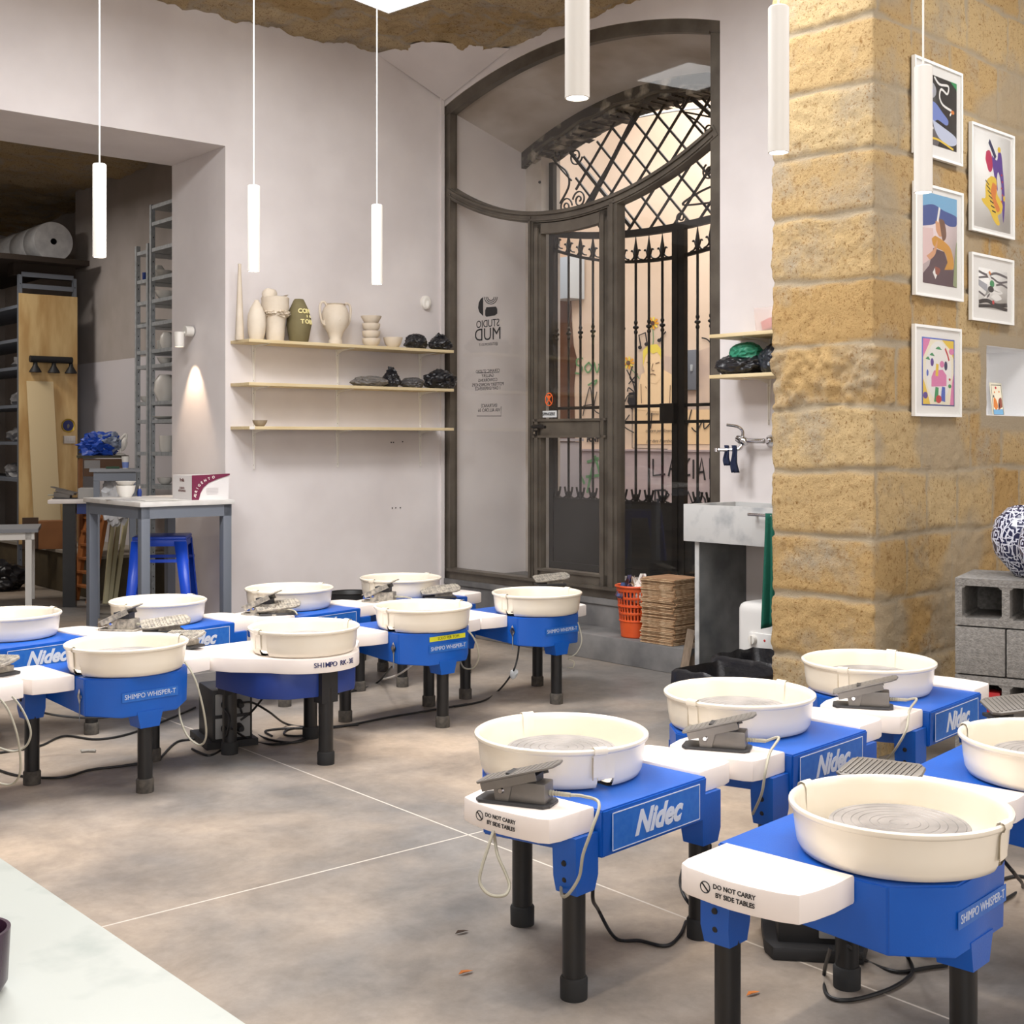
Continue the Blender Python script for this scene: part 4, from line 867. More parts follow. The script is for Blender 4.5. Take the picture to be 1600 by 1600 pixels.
for px, py, lab in ((722, 1457, 'thin dark dried leaf on the floor left of the middle foreground wheel'), (728, 1520, 'small orange leaf scrap on the floor near the bottom centre'), (1177, 1553, 'orange leaf scrap on the floor left of the nearest wheel')):
    q = MB(); L_ = .022; col = mat('orange_leaf', (196, 120, 56), .8) if 'orange' in lab else mat('dark_leaf', (70, 54, 44), .8)
    q.geo([(-L_, 0, 0), (-.4*L_, -.006, .006), (.5*L_, -.005, .004), (L_, .002, .001), (.4*L_, .006, .004), (-.5*L_, .005, .007), (0, 0, .001)], [(0, 1, 6), (1, 2, 6), (2, 3, 6), (3, 4, 6), (4, 5, 6), (5, 0, 6)], col); o = q.build('dry_leaf', loc=flo(px, py, .003)); o.rotation_euler[2] = .5; tag(o, lab, 'leaf')
for px, py, a in ((135, 1178, .6), (132, 1172, 1.4), (138, 1170, -.3)):
    pass
q = MB(); v = flo(138, 1173, .006)
for a, l in ((.5, .06), (-.2, .07)): q.cyl((-l/2*math.cos(a), -l/2*math.sin(a), 0), (l/2*math.cos(a), l/2*math.sin(a), 0), .005, mat('dry_clay', (150, 146, 138), .9), n=8)
o = q.build('clay_stick', loc=v); tag(o, 'crossed grey clay sticks on the floor below the badge-and-drip wheel', 'clay')
# orange basket on the step, paper in it, stacked boards
bp_ = DF @ Vector((hit(DF, 993, 990, -.14).x, -.14, .156))
t = thing('waste_basket', Mpos(bp_), 'orange plastic basket with slotted sides on the stone step, filled with paper', 'basket')
q = MB(); H, r0, r1, n, nz = .31, .088, .118, 60, 40
ring = []
for j in range(nz+1):
    z = H*j/nz; r = r0+(r1-r0)*z/H; ring.append([q.bm.verts.new((r*math.cos(2*PI*i/n), r*math.sin(2*PI*i/n), z)) for i in range(n)])
fs = []
for j in range(nz):
    for i in range(n):
        zz = j/nz
        slot = .32 < zz < .93 and i % 2 == 0 and (j % 6) not in (0, 1)
        if not slot: fs.append(q.bm.faces.new((ring[j][i], ring[j][(i+1) % n], ring[j+1][(i+1) % n], ring[j+1][i])))
q._fin([], fs, ORANGE, None); q.lathe([(0, .004), (r0, .004)], ORANGE, n=30); o = q.build('basket_body', t, ang=80); md = o.modifiers.new('thickness', 'SOLIDIFY'); md.thickness = .003
q = MB(); q.tube([(.121*math.cos(a), .121*math.sin(a), H) for a in [2*PI*i/40 for i in range(40)]], .007, ORANGE, n=8, closed=True)
for z in (.10, .19): q.tube([((r0+(r1-r0)*z/H+.001)*math.cos(a), (r0+(r1-r0)*z/H+.001)*math.sin(a), z) for a in [2*PI*i/40 for i in range(40)]], .004, ORANGE, n=6, closed=True)
q.build('rim', t)
for i, (lab, c_, x, y, rz) in enumerate((('crumpled white magazine pages sticking up out of the orange basket', (232, 226, 218), .02, -.01, 20), ('crumpled brown and yellow packaging in the orange basket', (170, 128, 84), -.02, .03, 80), ('crumpled dark printed packaging at the left rim of the orange basket', (96, 58, 56), -.06, -.03, 140), ('crumpled pink and white wrapper at the right of the orange basket', (214, 168, 164), .06, .02, 60))):
    q = MB(); random.seed(i+5); mt = mat('paper_%d' % i if False else 'paper_tone_'+'abcd'[i], c_, .7, var=(240, 236, 228) if i != 2 else (60, 90, 140), vs=30)
    V_ = []; 
    for a in range(9):
        ang = a/8*PI*1.2; V_.append((.055*math.cos(ang)*random.uniform(.6, 1.1), .04*math.sin(ang)*random.uniform(.5, 1), random.uniform(.02, .075)))
    for a in range(9): V_.append((.02*math.cos(a), .02*math.sin(a), -.08))
    q.geo(V_, [(a, a+1, a+10, a+9) for a in range(8)], mt); q.blob((0, 0, -.04), (.05, .04, .05), mt, amp=.5, sub=3, ridge=.5, seed=i)
    o = q.build('waste_paper', ang=5); o.matrix_world = Mpos(bp_) @ T(x, y, .31) @ RZ(rz); tag(o, lab, 'paper', 'papers in the orange basket')
sx0 = DF @ Vector((hit(DF, 1047, 990, -.15).x, -.150, .156)); z = 0; random.seed(3); proto = None
for i in range(44):
    th = .0088
    if proto is None:
        q = MB(); q.box((0, 0, th/2), (.252, .235, th*.78), BOARD2, bev=.001); q.box((0, 0, th*.93), (.251, .234, th*.08), BOARD); proto = q.build('throwing_board'); o = proto
    else: o = proto.copy(); COL.objects.link(o)
    o.matrix_world = T(sx0.x+random.uniform(-.009, .009), sx0.y+random.uniform(-.007, .007), sx0.z+i*th) @ RZ(math.degrees(math.atan2(V[1], V[0]))+2+random.uniform(-3.5, 3.5)); tag(o, 'square brown fibreboard throwing board in the tall stack beside the orange basket' if i < 43 else 'topmost square brown board of the stack beside the orange basket', 'board', 'throwing boards stacked on the step')
# leaning planks by the sink
for i, (pxb, pxt, lab) in enumerate(((1064, 1080, 'grey weathered plank leaning against the marble sink support, the longer of two'), (1074, 1085, 'short plank leaning behind the longer one against the sink support'))):
    b_ = flo(pxb+2, 1062-i*3); tp2 = atd(pxt, 984+i*22, b_.y+.12); q = MB(); d = (tp2-b_); 
    t_ = d.to_track_quat('Z', 'Y').to_matrix().to_4x4(); q.box((0, 0, d.length/2), (.045, .018, d.length), mat('weathered_wood', (140, 122, 104), .85, var=(116, 100, 84), vs=12, stretch=(4, 4, 1)), bev=.002); o = q.build('plank'); o.matrix_world = T(*b_) @ t_ @ RZ(30); tag(o, lab, 'plank')
# black bins under the sink
BINB = mat('bin_dark', (34, 34, 34), .5)
for i, (x, y, w_, lab) in enumerate(((1.04, 6.10, .46, 'black bin with a loose bag liner in front of the marble sink'), (1.29, 6.50, .44, 'black bin with a bag liner beside the pillar under the sink'))):
    t = thing('waste_bin', T(x, y, 0) @ RZ(-48.5), lab, 'bin'); q = MB(); H = .235
    q.geo([(-.17, -.13, 0), (.17, -.13, 0), (.17, .13, 0), (-.17, .13, 0), (-.21, -.17, H), (.21, -.17, H), (.21, .17, H), (-.21, .17, H), (-.20, -.16, H), (.20, -.16, H), (.20, .16, H), (-.20, .16, H), (-.16, -.12, .01), (.16, -.12, .01), (.16, .12, .01), (-.16, .12, .01)],
          [(3, 2, 1, 0), (0, 1, 5, 4), (1, 2, 6, 5), (2, 3, 7, 6), (3, 0, 4, 7), (4, 5, 9, 8), (5, 6, 10, 9), (6, 7, 11, 10), (7, 4, 8, 11), (8, 9, 13, 12), (9, 10, 14, 13), (10, 11, 15, 14), (11, 8, 12, 15), (12, 13, 14, 15)], BINB); q.build('bin_body', t)
    q = MB(); n = 48; R_ = []; random.seed(i)
    for k in range(n):
        a = 2*PI*k/n; c_, s_ = math.cos(a), math.sin(a); mx_ = max(abs(c_)/.21, abs(s_)/.17); bx, by = c_/mx_, s_/mx_; wv = .012*noise.noise(Vector((bx*14, by*14, i)))
        R_.append([q.bm.verts.new(p) for p in ((bx*1.08, by*1.08, H-.10+wv*3), (bx*1.05, by*1.05, H+.01+wv), (bx*.98, by*.98, H+.025+wv), (bx*.9, by*.9, H-.03+wv*2), (bx*.7, by*.7, H-.14))])
    fs = [q.bm.faces.new((R_[k][j], R_[(k+1) % n][j], R_[(k+1) % n][j+1], R_[k][j+1])) for k in range(n) for j in range(4)]; q._fin([], fs, BAG, None); q.build('bag_liner', t, ang=80)
# marble sink
t = thing('marble_sink', DF @ T(2.714, 0, 0), 'grey-veined marble trough sink on a marble slab against the wall by the stone pillar', 'sink')
q = MB(); L_ = 1.0; D_ = .45; zt = 1.0
for a, b in (((0, -D_, zt-.205), (L_, -D_+.03, zt)), ((0, -.03, zt-.205), (L_, 0, zt)), ((0, -D_+.03, zt-.205), (.03, -.03, zt)), ((L_-.03, -D_+.03, zt-.205), (L_, -.03, zt)), ((.03, -D_+.03, zt-.205), (L_-.03, -.03, zt-.175))): q.bb(a, b, MARB, bev=.002)
q.build('trough', t)
q = MB(); q.bb((.06, -.415, 0), (.085, 0, zt-.206), MARBD, bev=.001); q.build('support_slab', t); q = MB(); q.bb((.058, -.421, 0), (.087, -.4152, zt-.207), MARB); q.build('slab_edge', t)
t = thing('towel_rail', DF @ T(2.714+.66, -.47, .965), 'small chrome rail on the front of the marble sink', 'rail')
q = MB(); q.cyl((-.17, -.03, 0), (.22, -.03, 0), .008, CHROME); q.build('rail', t)
for x in (-.15, .18): q = MB(); q.cyl((x, -.03, 0), (x, .018, 0), .007, CHROME); q.build('bracket', t)
# green apron hanging from the rail
q = MB(); n = 26; V_ = []; Lc = .60; nzz = 24
for j in range(nzz+1):
    for i in range(n+1):
        u_ = i/n; zz = -Lc*j/nzz*(1-.10*u_*(j/nzz)); wd = .105+.045*(j/nzz)
        V_.append(((u_-.5)*wd+.01*j/nzz, -.035-.018*math.sin(u_*17+j*.05)*(.4+j/nzz), .012+zz))
q.geo(V_, [(j*(n+1)+i, j*(n+1)+i+1, (j+1)*(n+1)+i+1, (j+1)*(n+1)+i) for j in range(nzz) for i in range(n)], GREENC)
o = q.build('apron', ang=180); o.matrix_world = DF @ T(2.714+.665, -.475, .965); md = o.modifiers.new('t', 'SOLIDIFY'); md.thickness = .003; tag(o, 'dark green cloth hanging in folds from the sink rail', 'cloth')
# water heater
t = thing('water_heater', DF @ T(hit(DF, 1148, 980, -.42).x, -.42, .155), 'white rounded water heater with a knob and red lettering under the sink', 'water heater')
q = MB(); q.box((.21, .19, .165), (.42, .36, .335), mat('heater_white', (232, 230, 226), .35), bev=.055, seg=5); q.build('tank', t)
q = MB(); q.box((.225, .008, .125), (.26, .02, .105), MATS['heater_white'], bev=.006); q.text('simat 6', .028, RED, WALLTXT(.225, -.0035, .088), off=.001); q.build('control_panel', t)
q = MB(); q.lathe([(0, .022), (.022, .020), (.026, 0)], WHITEC, T(.125, -.002, .14) @ RX(90), n=20); q.box((.125, -.026, .14), (.008, .006, .045), WHITEC, RZ(0)); q.build('knob', t)
q = MB(); q.lathe([(0, .003), (.007, 0)], RED, T(.20, -.002, .142) @ RX(90), n=12); q.build('pilot_lamp', t)
# tap
tp0 = hit(DF, 1205, 689, 0); t = thing('mixer_tap', DF @ T(tp0.x, 0, tp0.z), 'chrome mixer tap on the wall above the sink', 'tap')
q = MB(); q.lathe([(0, .03), (.02, .028), (.034, .01), (.036, 0)], CHROME, RX(90), n=20); q.cyl((0, 0, 0), (0, -.07, 0), .013, CHROME); q.build('wall_rosette', t)
q = MB(); q.tube([(0, -.06, 0), (-.05, -.072, 0), (-.13, -.075, .002)], .014, CHROME, n=12); q.lathe([(0, .035), (.02, .03), (.026, 0), (.026, -.03), (.018, -.042), (0, -.045)], CHROME, T(-.15, -.078, .005) @ RY(-70), n=16); q.build('tap_body', t)
q = MB(); q.tube(catmull([(-.145, -.078, .01), (-.14, -.08, .055), (-.165, -.095, .082), (-.215, -.13, .092)], 5), .010, CHROME, n=8, flat=.6); q.build('lever', t)
q = MB(); q.tube(catmull([(-.14, -.085, -.02), (-.15, -.10, -.045), (-.20, -.14, -.05), (-.25, -.18, -.05)], 5), .011, CHROME, n=10); q.lathe([(.009, -.008), (.014, -.006), (.014, .014), (0, .014)], CHROME, T(-.25, -.18, -.055), n=12); q.build('spout', t)
q = MB()
for dx, L_, w_ in ((-.02, .115, .034), (.035, .155, .04)):
    V_ = [((i/6-.5)*w_+.006*math.sin(j*.9), .012*math.sin(i*1.9+j*.3), .02-L_*j/8) for j in range(9) for i in range(7)]
    q.geo([(x+dx, y, z) for x, y, z in V_], [(j*7+i, j*7+i+1, (j+1)*7+i+1, (j+1)*7+i) for j in range(8) for i in range(6)], mat('navy_cloth', (24, 34, 62), .9))
o = q.build('cleaning_cloth', ang=180); o.matrix_world = DF @ T(tp0.x-.19, -.135, tp0.z-.045); md = o.modifiers.new('t', 'SOLIDIFY'); md.thickness = .006; tag(o, 'torn navy cloth hanging over the spout of the mixer tap', 'cloth')

# ------------------------------------------------------------------ wall shelves
def shelf(fr, x0, x1, z, D, brx, label, name='wall_shelf', bl=.16, th=.02):
    t = thing(name, fr @ T(x0, 0, z), label, 'shelf'); q = MB(); q.bb((0, -D, -th), (x1-x0, -.002, 0), SHELF, bev=.0015); q.build('board', t)
    for x in brx:
        x -= x0; q = MB(); q.box((x, -D*.42, -th-.002), (.016, D*.8, .003), WHITEC); q.prism([(x-.016, 0), (x+.016, 0), (x+.003, -bl), (x-.003, -bl)], .001, .006, WHITEC, T(0, 0, -th) @ RX(90)); q.prism([(x-.002, 0), (x+.002, 0), (x+.002, -bl), (x-.002, -bl)], .001, .016, WHITEC, T(0, 0, -th) @ RX(90)); q.prism([(-D*.8, 0), (-.004, 0), (-.004, -.03), (-D*.3, -.012), (-D*.8, -.004)], -.0015, .0015, WHITEC, T(x, 0, -th) @ RZ(90) @ RX(90))
        q.lathe([(0, .003), (.004, 0)], BLACK, T(x, -.006, -th-.04) @ RX(90), n=8); q.lathe([(0, .003), (.004, 0)], BLACK, T(x, -.006, -th-.02-bl*.9+.02) @ RX(90), n=8); q.build('bracket', t)
    return t
zs = [hit(SF, 389, 531, -.25).z, hit(SF, 389, 600, -.25).z, hit(SF, 389, 668, -.25).z]
zs = [zs[0]+.008, zs[1]+.012, zs[2]+.008]
bxs = [hit(SF, 396, 700, 0).x, hit(SF, 527, 700, 0).x, hit(SF, 656, 700, 0).x]
for z, lb in zip(zs, ('top plywood shelf of the three on the left wall, holding the clay vases', 'middle plywood shelf on the left wall, holding black bags', 'bottom plywood shelf on the left wall, with one small bowl')): shelf(SF, -1.738, -.095, z, .25, bxs, lb, bl=.26)
def tag_(o, l, c, g=None): return tag(o, l, c, g)
ys = -.14
def sx(px, y=ys, py=545): return hit(SF, px, py, y).x
def pot(px, prof, mt, label, cat='vase', name='clay_vase', y=ys, z=None, sc_=1, n=40, fr=SF, grp=None, extra=None):
    q = MB(); inner = [(max(r-.006, .001), h) for r, h in prof[::-1]]; inner = [p for p in inner if p[1] > .008]
    q.lathe([(0, 0)]+prof+inner+[(0, .01)], mt, n=n)
    if extra: extra(q)
    o = q.build(name, ang=50); o.matrix_world = fr @ T(sx(px, y), y, z if z is not None else zs[0]) @ Matrix.Scale(sc_, 4); return tag(o, label, cat, grp)
k_ = 8.3/F
def PR(lst): return [(r*k_, h*k_) for r, h in lst]
q = MB(); q.lathe([(0, 0)]+PR([(6.5, 0), (7, 1), (2.4, 112), (2.6, 119), (1.6, 119)])+[(0, .48)], CLAYW, n=24); o = q.build('cone_vase'); o.matrix_world = SF @ T(sx(379), -.10, zs[0]); tag(o, 'tall thin pale clay cone at the left end of the top shelf', 'vase')
pot(401, PR([(10, 0), (13, 10), (14.5, 25), (14, 38), (10, 50), (5.5, 58), (3.5, 61), (3.6, 63)]), CLAYW, 'pale egg-shaped clay bottle with a narrow neck on the top shelf', y=-.15)
def fold(q):
    q.blob((0, 0, .185), (.086, .083, .035), CLAYW, amp=.16, fr=4, sub=5, ridge=.25, seed=2); q.blob((-.042, 0, .300), (.052, .046, .050), CLAYW, amp=.08, sub=3, seed=1)
    q.geo([(.03, -.03, .30), (.095, -.01, .315), (.03, .03, .30), (.04, 0, .27)], [(0, 1, 2), (0, 3, 1), (1, 3, 2)], CLAYW)
pot(430, PR([(13, 0), (14.5, 8), (15, 25), (16.5, 36), (20, 44), (22, 54), (21.5, 62), (22, 69), (19, 71)]), CLAYW, 'pale clay vessel with a bulging folded upper half and a rounded lump on its rim', y=-.13, extra=fold)
def ctext(q):
    M_ = T(0, -.0, 0)
    for s_, z_, a_ in (('CON', .205, 246), ('IL', .172, 282), ('TORN', .135, 256)):
        for i, ch in enumerate(s_):
            a = math.radians(a_+i*24); R_ = {.205: .073, .172: .080, .135: .083}[z_]
            q.text(ch, .042 if len(s_) > 2 else .022, mat('cream_slip', (236, 224, 160), .8), T(R_*math.cos(a), R_*math.sin(a), z_) @ RZ(math.degrees(a)+90) @ RX(78), off=.0012, ext=.003)
pot(467, PR([(14, 0), (15.5, 4), (20, 28), (19.5, 38), (15, 54), (8, 69), (7, 70)]), CLAYD, 'dark olive clay vase with cream hand-painted letters on the top shelf', y=-.14, extra=ctext)
def krater(q):
    q.blob((0, 0, .175), (.083, .08, .07), CLAYW, amp=.12, fr=4, sub=4, ridge=.25, seed=4)
    for s_ in (-1, 1): q.tube(catmull([(s_*.075, 0, .13), (s_*.105, 0, .15), (s_*.122, 0, .22), (s_*.115, 0, .275), (s_*.085, 0, .285), (s_*.062, 0, .25)], 6), .0085, CLAYW, n=8)
pot(524, PR([(11, 0), (11, 7), (9.5, 10), (13, 20), (20, 30), (22.5, 42), (22, 52), (19, 60), (15, 65), (17, 67)]), CLAYW, 'pale clay urn with two thin ear handles and a bumpy relief on the top shelf', name='clay_urn', y=-.14, extra=krater)
bowl = PR([(7, 0), (8, 1), (13, 7), (15.2, 14), (15.5, 16)])
for i in range(3): pot(580, PR([(8, 0), (9, 1), (14, 6), (15.2, 12), (15.2, 14)]), CLAYW, ('lowest', 'second', 'third')[i]+' pale clay bowl in the stack of four on the top shelf', 'bowl', 'clay_bowl', z=zs[0]+i*12.5*k_, grp='stacked clay bowls')
pot(580, PR([(9, 0), (11, 1), (14, 7), (17, 12), (17.5, 14)]), CLAYW, 'topmost flared pale clay bowl in the stack of four on the top shelf', 'bowl', 'clay_bowl', z=zs[0]+37.5*k_, grp='stacked clay bowls')
pot(614, PR([(8, 0), (9, 1), (14, 8), (16.5, 17), (16.6, 18)]), CLAYW, 'single pale clay bowl right of the bowl stack on the top shelf', 'bowl', 'clay_bowl', y=-.14)
pot(406, PR([(6, 0), (8, 2), (11, 7), (11.6, 10)]), mat('dark_bisque', (150, 136, 116), .8), 'small brown clay bowl on the bottom shelf', 'bowl', 'clay_bowl', z=zs[2], y=-.15)
q = MB(); q.box((0, 0, 0), (.035, .001, .018), WHITEC); o = q.build('paper_tag'); o.matrix_world = SF @ T(hit(SF, 394, 669, -.25).x, -.2512, zs[2]-.01); tag(o, 'small white paper tag on the front edge of the bottom shelf', 'tag')
def bag(px, z, r, mt, label, y=-.13, fr=SF, seed=1, knot=False, amp=.22, x=None, name='plastic_bag'):
    q = MB(); r = (r[0], r[1], r[2]*1.12); q.blob((0, 0, r[2]*.86), r, mt, amp=amp*.7, fr=1.5, seed=seed, sub=5, flatz=-r[2]*.86, ridge=.24)
    if knot: q.blob((r[0]*.05, 0, r[2]*1.75), (r[0]*.45, r[1]*.45, r[2]*.6), mt, amp=.4, fr=2.6, seed=seed+4, sub=4, ridge=.6)
    o = q.build(name, ang=28); o.matrix_world = fr @ T(sx(px, y) if x is None else x, y, z); return tag(o, label, 'bag', None)
bag(650, zs[0], (.075, .075, .052), BAG, 'rounded black plastic bag on the top shelf, left of two', seed=3)
bag(687, zs[0], (.078, .08, .045), BAG, 'black plastic bag with a tied top at the right end of the top shelf', seed=5, knot=True)
bag(577, zs[1], (.125, .09, .034), BAGG, 'flat grey plastic-wrapped block on the middle shelf, leftmost', seed=6, amp=.14)
bag(611, zs[1], (.062, .07, .05), BAG, 'twisted black plastic bag with a standing knot on the middle shelf', seed=7, knot=True)
bag(644, zs[1], (.075, .08, .036), mat('mid_grey_film', (84, 82, 82), .35, bump=.5, bs=26), 'grey plastic bag between the two black bags on the middle shelf', seed=8, amp=.14)
bag(688, zs[1], (.115, .09, .064), BAG, 'large black plastic bag at the right end of the middle shelf', seed=9)
q = MB(); q.lathe([(0, .035), (.035, .034), (.048, .022), (.05, 0)], WHITEC, RX(90), n=24); q.blob((0, -.03, -.018), (.022, .02, .03), WHITEC, amp=.02, sub=3); o = q.build('motion_sensor'); p = hit(SF, 664, 473, 0); o.matrix_world = SF @ T(p.x, 0, p.z) @ Matrix.Diagonal((.85, 1, 1.05, 1)); tag(o, 'small white motion sensor on the wall above the shelves', 'sensor')
# shelves over the sink
zr = [hit(DF, 1108, 523, -.28).z, hit(DF, 1110, 586, -.28).z]
for z, lb in zip(zr, ('upper plywood shelf on the wall behind the pillar, holding a clear tub', 'lower plywood shelf on the wall behind the pillar, holding black and green bags')): shelf(DF, 2.757, 3.75, z, .28, [hit(DF, 1202, 620, 0).x], lb, bl=.26 if z == zr[1] else .12)
xx = lambda px, y: hit(DF, px, 570, y).x
t = thing('plastic_tub', DF @ T(xx(1204, -.14), -.14, zr[0]), 'clear plastic tub on the shelf behind the pillar', 'tub')
q = MB(); q.geo([(-.055, -.06, 0), (.055, -.06, 0), (.055, .06, 0), (-.055, .06, 0), (-.063, -.068, .135), (.063, -.068, .135), (.063, .068, .135), (-.063, .068, .135)], [(0, 1, 5, 4), (1, 2, 6, 5), (2, 3, 7, 6), (3, 0, 4, 7), (0, 3, 2, 1)], CLEAR); q.build('tub_wall', t)
q = MB(); q.box((0, 0, .045), (.075, .05, .055), mat('pink_soap', (206, 120, 116), .6), RY(-18), bev=.006); o = q.build('soap_block'); o.matrix_world = DF @ T(xx(1204, -.14)+.005, -.14, zr[0]+.004); tag(o, 'pinkish-red block inside the clear tub', 'block')
bag(0, zr[1], (.145, .10, .055), BAG, 'spread black plastic bag on the lower shelf behind the pillar', y=-.15, fr=DF, seed=11, x=xx(1158, -.15))
bag(0, zr[1]+.075, (.095, .08, .05), GREENB, 'green plastic bag resting on the black bag behind the pillar', y=-.14, fr=DF, seed=12, x=xx(1166, -.14), amp=.12)
bag(0, zr[1], (.09, .09, .075), mat('bag_film_slate', (38, 42, 50), .35, bump=.5, bs=26), 'dark slate bag half hidden by the stone pillar on the lower shelf', y=-.14, fr=DF, seed=13, x=xx(1214, -.14))

# ------------------------------------------------------------------ hanging lamps
def pendant(px, pybot, d, label, bare=.398, R=.0285):
    p = atd(px, pybot, d); t = thing('pendant_lamp', T(p.x, p.y, p.z), label, 'lamp', 'white tube pendant lamps')
    q = MB(); q.lathe([(R-.003, .006), (R-.003, 0), (R, .001), (R, bare-.004), (R-.004, bare), (0, bare)], LAMPW, n=32); q.build('lamp_tube', t)
    q = MB(); q.lathe([(0, .0015), (R-.0035, .0015)], GLOW, n=24); q.build('diffuser', t)
    q = MB(); q.cyl((0, 0, bare), (0, 0, ZC-p.z-.01), .0032, LAMPW, n=8); q.build('cable', t)
    q = MB(); q.lathe([(0, -.03), (.045, -.03), (.05, 0)], LAMPW, T(0, 0, ZC-p.z-.01), n=20); q.build('ceiling_cup', t)
    l = bpy.data.lights.new('lamp_light', 'SPOT'); l.energy = PW; l.color = WARM; l.spot_size = math.radians(100); l.spot_blend = .8; l.shadow_soft_size = .03
    o = bpy.data.objects.new('lamp_light', l); COL.objects.link(o); o.parent = t; o.location = (0, 0, -.012)
    return t
PW = 42
pendant(155.5, 402, 5.46, 'white tube pendant farthest left, in front of the dark store opening')
pendant(396.5, 424, 5.94, 'white tube pendant hanging left of the clay vases')
pendant(589, 444, 6.42, 'white tube pendant hanging above the bowl stack, shortest in view')
pendant(902, 154, 2.94, 'largest white tube pendant, cut by the top edge in front of the arched glazing')
pendant(1216.5, 239, 3.48, 'white tube pendant at the left edge of the stone pillar')
pendant(1442.5, 301, 4.03, 'white tube pendant in front of the framed pictures')
# square ceiling panel
c0 = atd(607, 22, 7.75); zt = ZC-.035; c0 = Vector(((607-800)/F*(zt-CH)*F/(HY-22), (zt-CH)*F/(HY-22), zt))
e1 = Vector((-.60, -.80, 0)).normalized(); e2 = Vector((.74, -.67, 0)).normalized()
t = thing('ceiling_panel_light', frame((c0.x, c0.y, c0.z), (e1.x, e1.y)), 'square white light panel on the stone ceiling at the top of the photo', 'light')
f_ = t.matrix_world.inverted().to_3x3(); a = f_ @ e1*.6; b = f_ @ e2*.6
q = MB(); v = [Vector((0, 0, 0)), a, a+b, b]; q.geo([*v, *[p+Vector((0, 0, .03)) for p in v]], [(0, 1, 2, 3), (4, 7, 6, 5), (0, 4, 5, 1), (1, 5, 6, 2), (2, 6, 7, 3), (3, 7, 4, 0)], LAMPW); q.build('housing', t)
q = MB(); c_ = (a+b)/2; q.geo([c_+(p-c_)*.94+Vector((0, 0, -.002)) for p in v], [(0, 1, 2, 3)], PANEL); q.build('diffuser', t)
# little wall lamp on the jamb
JF = frame((SF @ Vector((OPX, 0, 0)))[:2], (-V[0], -V[1])) # x away from the camera along the jamb, room side is -y... 
pj = hit(JF, 300, 518, 0); sg = -1 if (JF.inverted() @ Vector((-3, 8, 0))).y < 0 else 1
t = thing('wall_lamp', JF @ T(pj.x, 0, pj.z), 'small white cylinder spotlight on the jamb of the store opening', 'lamp')
q = MB(); q.lathe([(0, .055), (.035, .055), (.035, 0)], LAMPW, RX(90 if sg < 0 else -90), n=24); q.build('wall_mount', t)
q = MB(); q.tube([(0, sg*.05, -.01), (0, sg*.085, -.02), (0, sg*.10, -.04)], .01, LAMPW, n=8); q.build('arm', t)
q = MB(); q.lathe([(0, .05), (.03, .05), (.033, .046), (.033, -.05), (.028, -.05), (.028, -.044)], LAMPW, T(-.02, sg*.105, -.06), n=24); q.build('lamp_body', t)
q = MB(); q.lathe([(0, 0), (.028, 0)], WGLOW, T(-.02, sg*.105, -.105), n=20); q.build('diffuser', t)
l = bpy.data.lights.new('wall_lamp_light', 'SPOT'); l.energy = 26; l.color = (1, .72, .5); l.spot_size = math.radians(62); l.spot_blend = .6; l.shadow_soft_size = .02
o = bpy.data.objects.new('wall_lamp_light', l); COL.objects.link(o); o.parent = t; o.location = (-.02, sg*.105, -.115); o.rotation_euler = (math.radians(14)*-sg, 0, 0)

# ------------------------------------------------------------------ high table with the box, stool beneath
Nn = Vector((-2.2, 7.6, 0)); TF = frame(Nn, U); ztab = .986
t = thing('high_table', TF, 'grey high table with a white top and papers before the store opening', 'table')
A_, B_ = .59, .846
q = MB(); q.bb((-.015, -.015, ztab-.028), (A_+.015, B_+.015, ztab), mat('table_white_top', (222, 220, 216), .5, var=(206, 202, 196), vs=8), bev=.003); q.build('tabletop', t)
q = MB()
for a, b in (((0, 0, ztab-.10), (A_, .03, ztab-.028)), ((0, B_-.03, ztab-.10), (A_, B_, ztab-.028)), ((0, .03, ztab-.10), (.03, B_-.03, ztab-.028)), ((A_-.03, .03, ztab-.10), (A_, B_-.03, ztab-.028))): q.bb(a, b, GREYP)
q.build('apron_frame', t)
for x in (0, A_-.055):
    for y in (0, B_-.055): q = MB(); q.bb((x, y, 0), (x+.055, y+.055, ztab-.029), GREYP, bev=.003); q.build('leg', t)
for i, (x, y, a) in enumerate(((.10, .35, 8), (.20, .22, -12))):
    q = MB(); q.box((0, 0, .001), (.21, .30, .002), WHITEC if i else mat('grey_print_paper', (200, 198, 196), .7, var=(150, 148, 146), vs=20)); o = q.build('paper_sheet'); o.matrix_world = TF @ T(x, y, ztab+.0005+i*.002) @ RZ(a); tag(o, ('printed grey paper sheet lying on the high table', 'white paper sheet lying over the printed one on the high table')[i], 'paper')
BX = WHITEC; MAR = mat('maroon_print', (112, 24, 62), .6)
bM = T(*atd(299.5, 775, 7.93)) ; bz = ztab; e_ = Vector(((299.5-800)/F*7.9, 7.9, bz)); bF = frame((e_.x, e_.y, bz), (.80, .60))
t = thing('pastry_box', bF, 'white and maroon cardboard box with curved lettering on the high table', 'box')
q = MB(); q.bb((0, 0, 0), (.245, .30, .150), mat('box_white', (226, 222, 220), .6)); q.build('carton', t)
q = MB(); q.prism([(0, .152), (.25, .160), (.25, .150), (.17, .128), (.11, .104), (.075, .075), (.055, .04), (.045, .0), (0, 0)], .0, .004, MAR, T(0, -.001, 0) @ RX(90)); 
ap = [(.018+.009*k+.0007*k*k, .03+.02*k-.0006*k*k) for k in range(9)]
arcp = catmull([(.020, .024, 0), (.030, .062, 0), (.055, .098, 0), (.098, .125, 0), (.150, .141, 0)], 4)
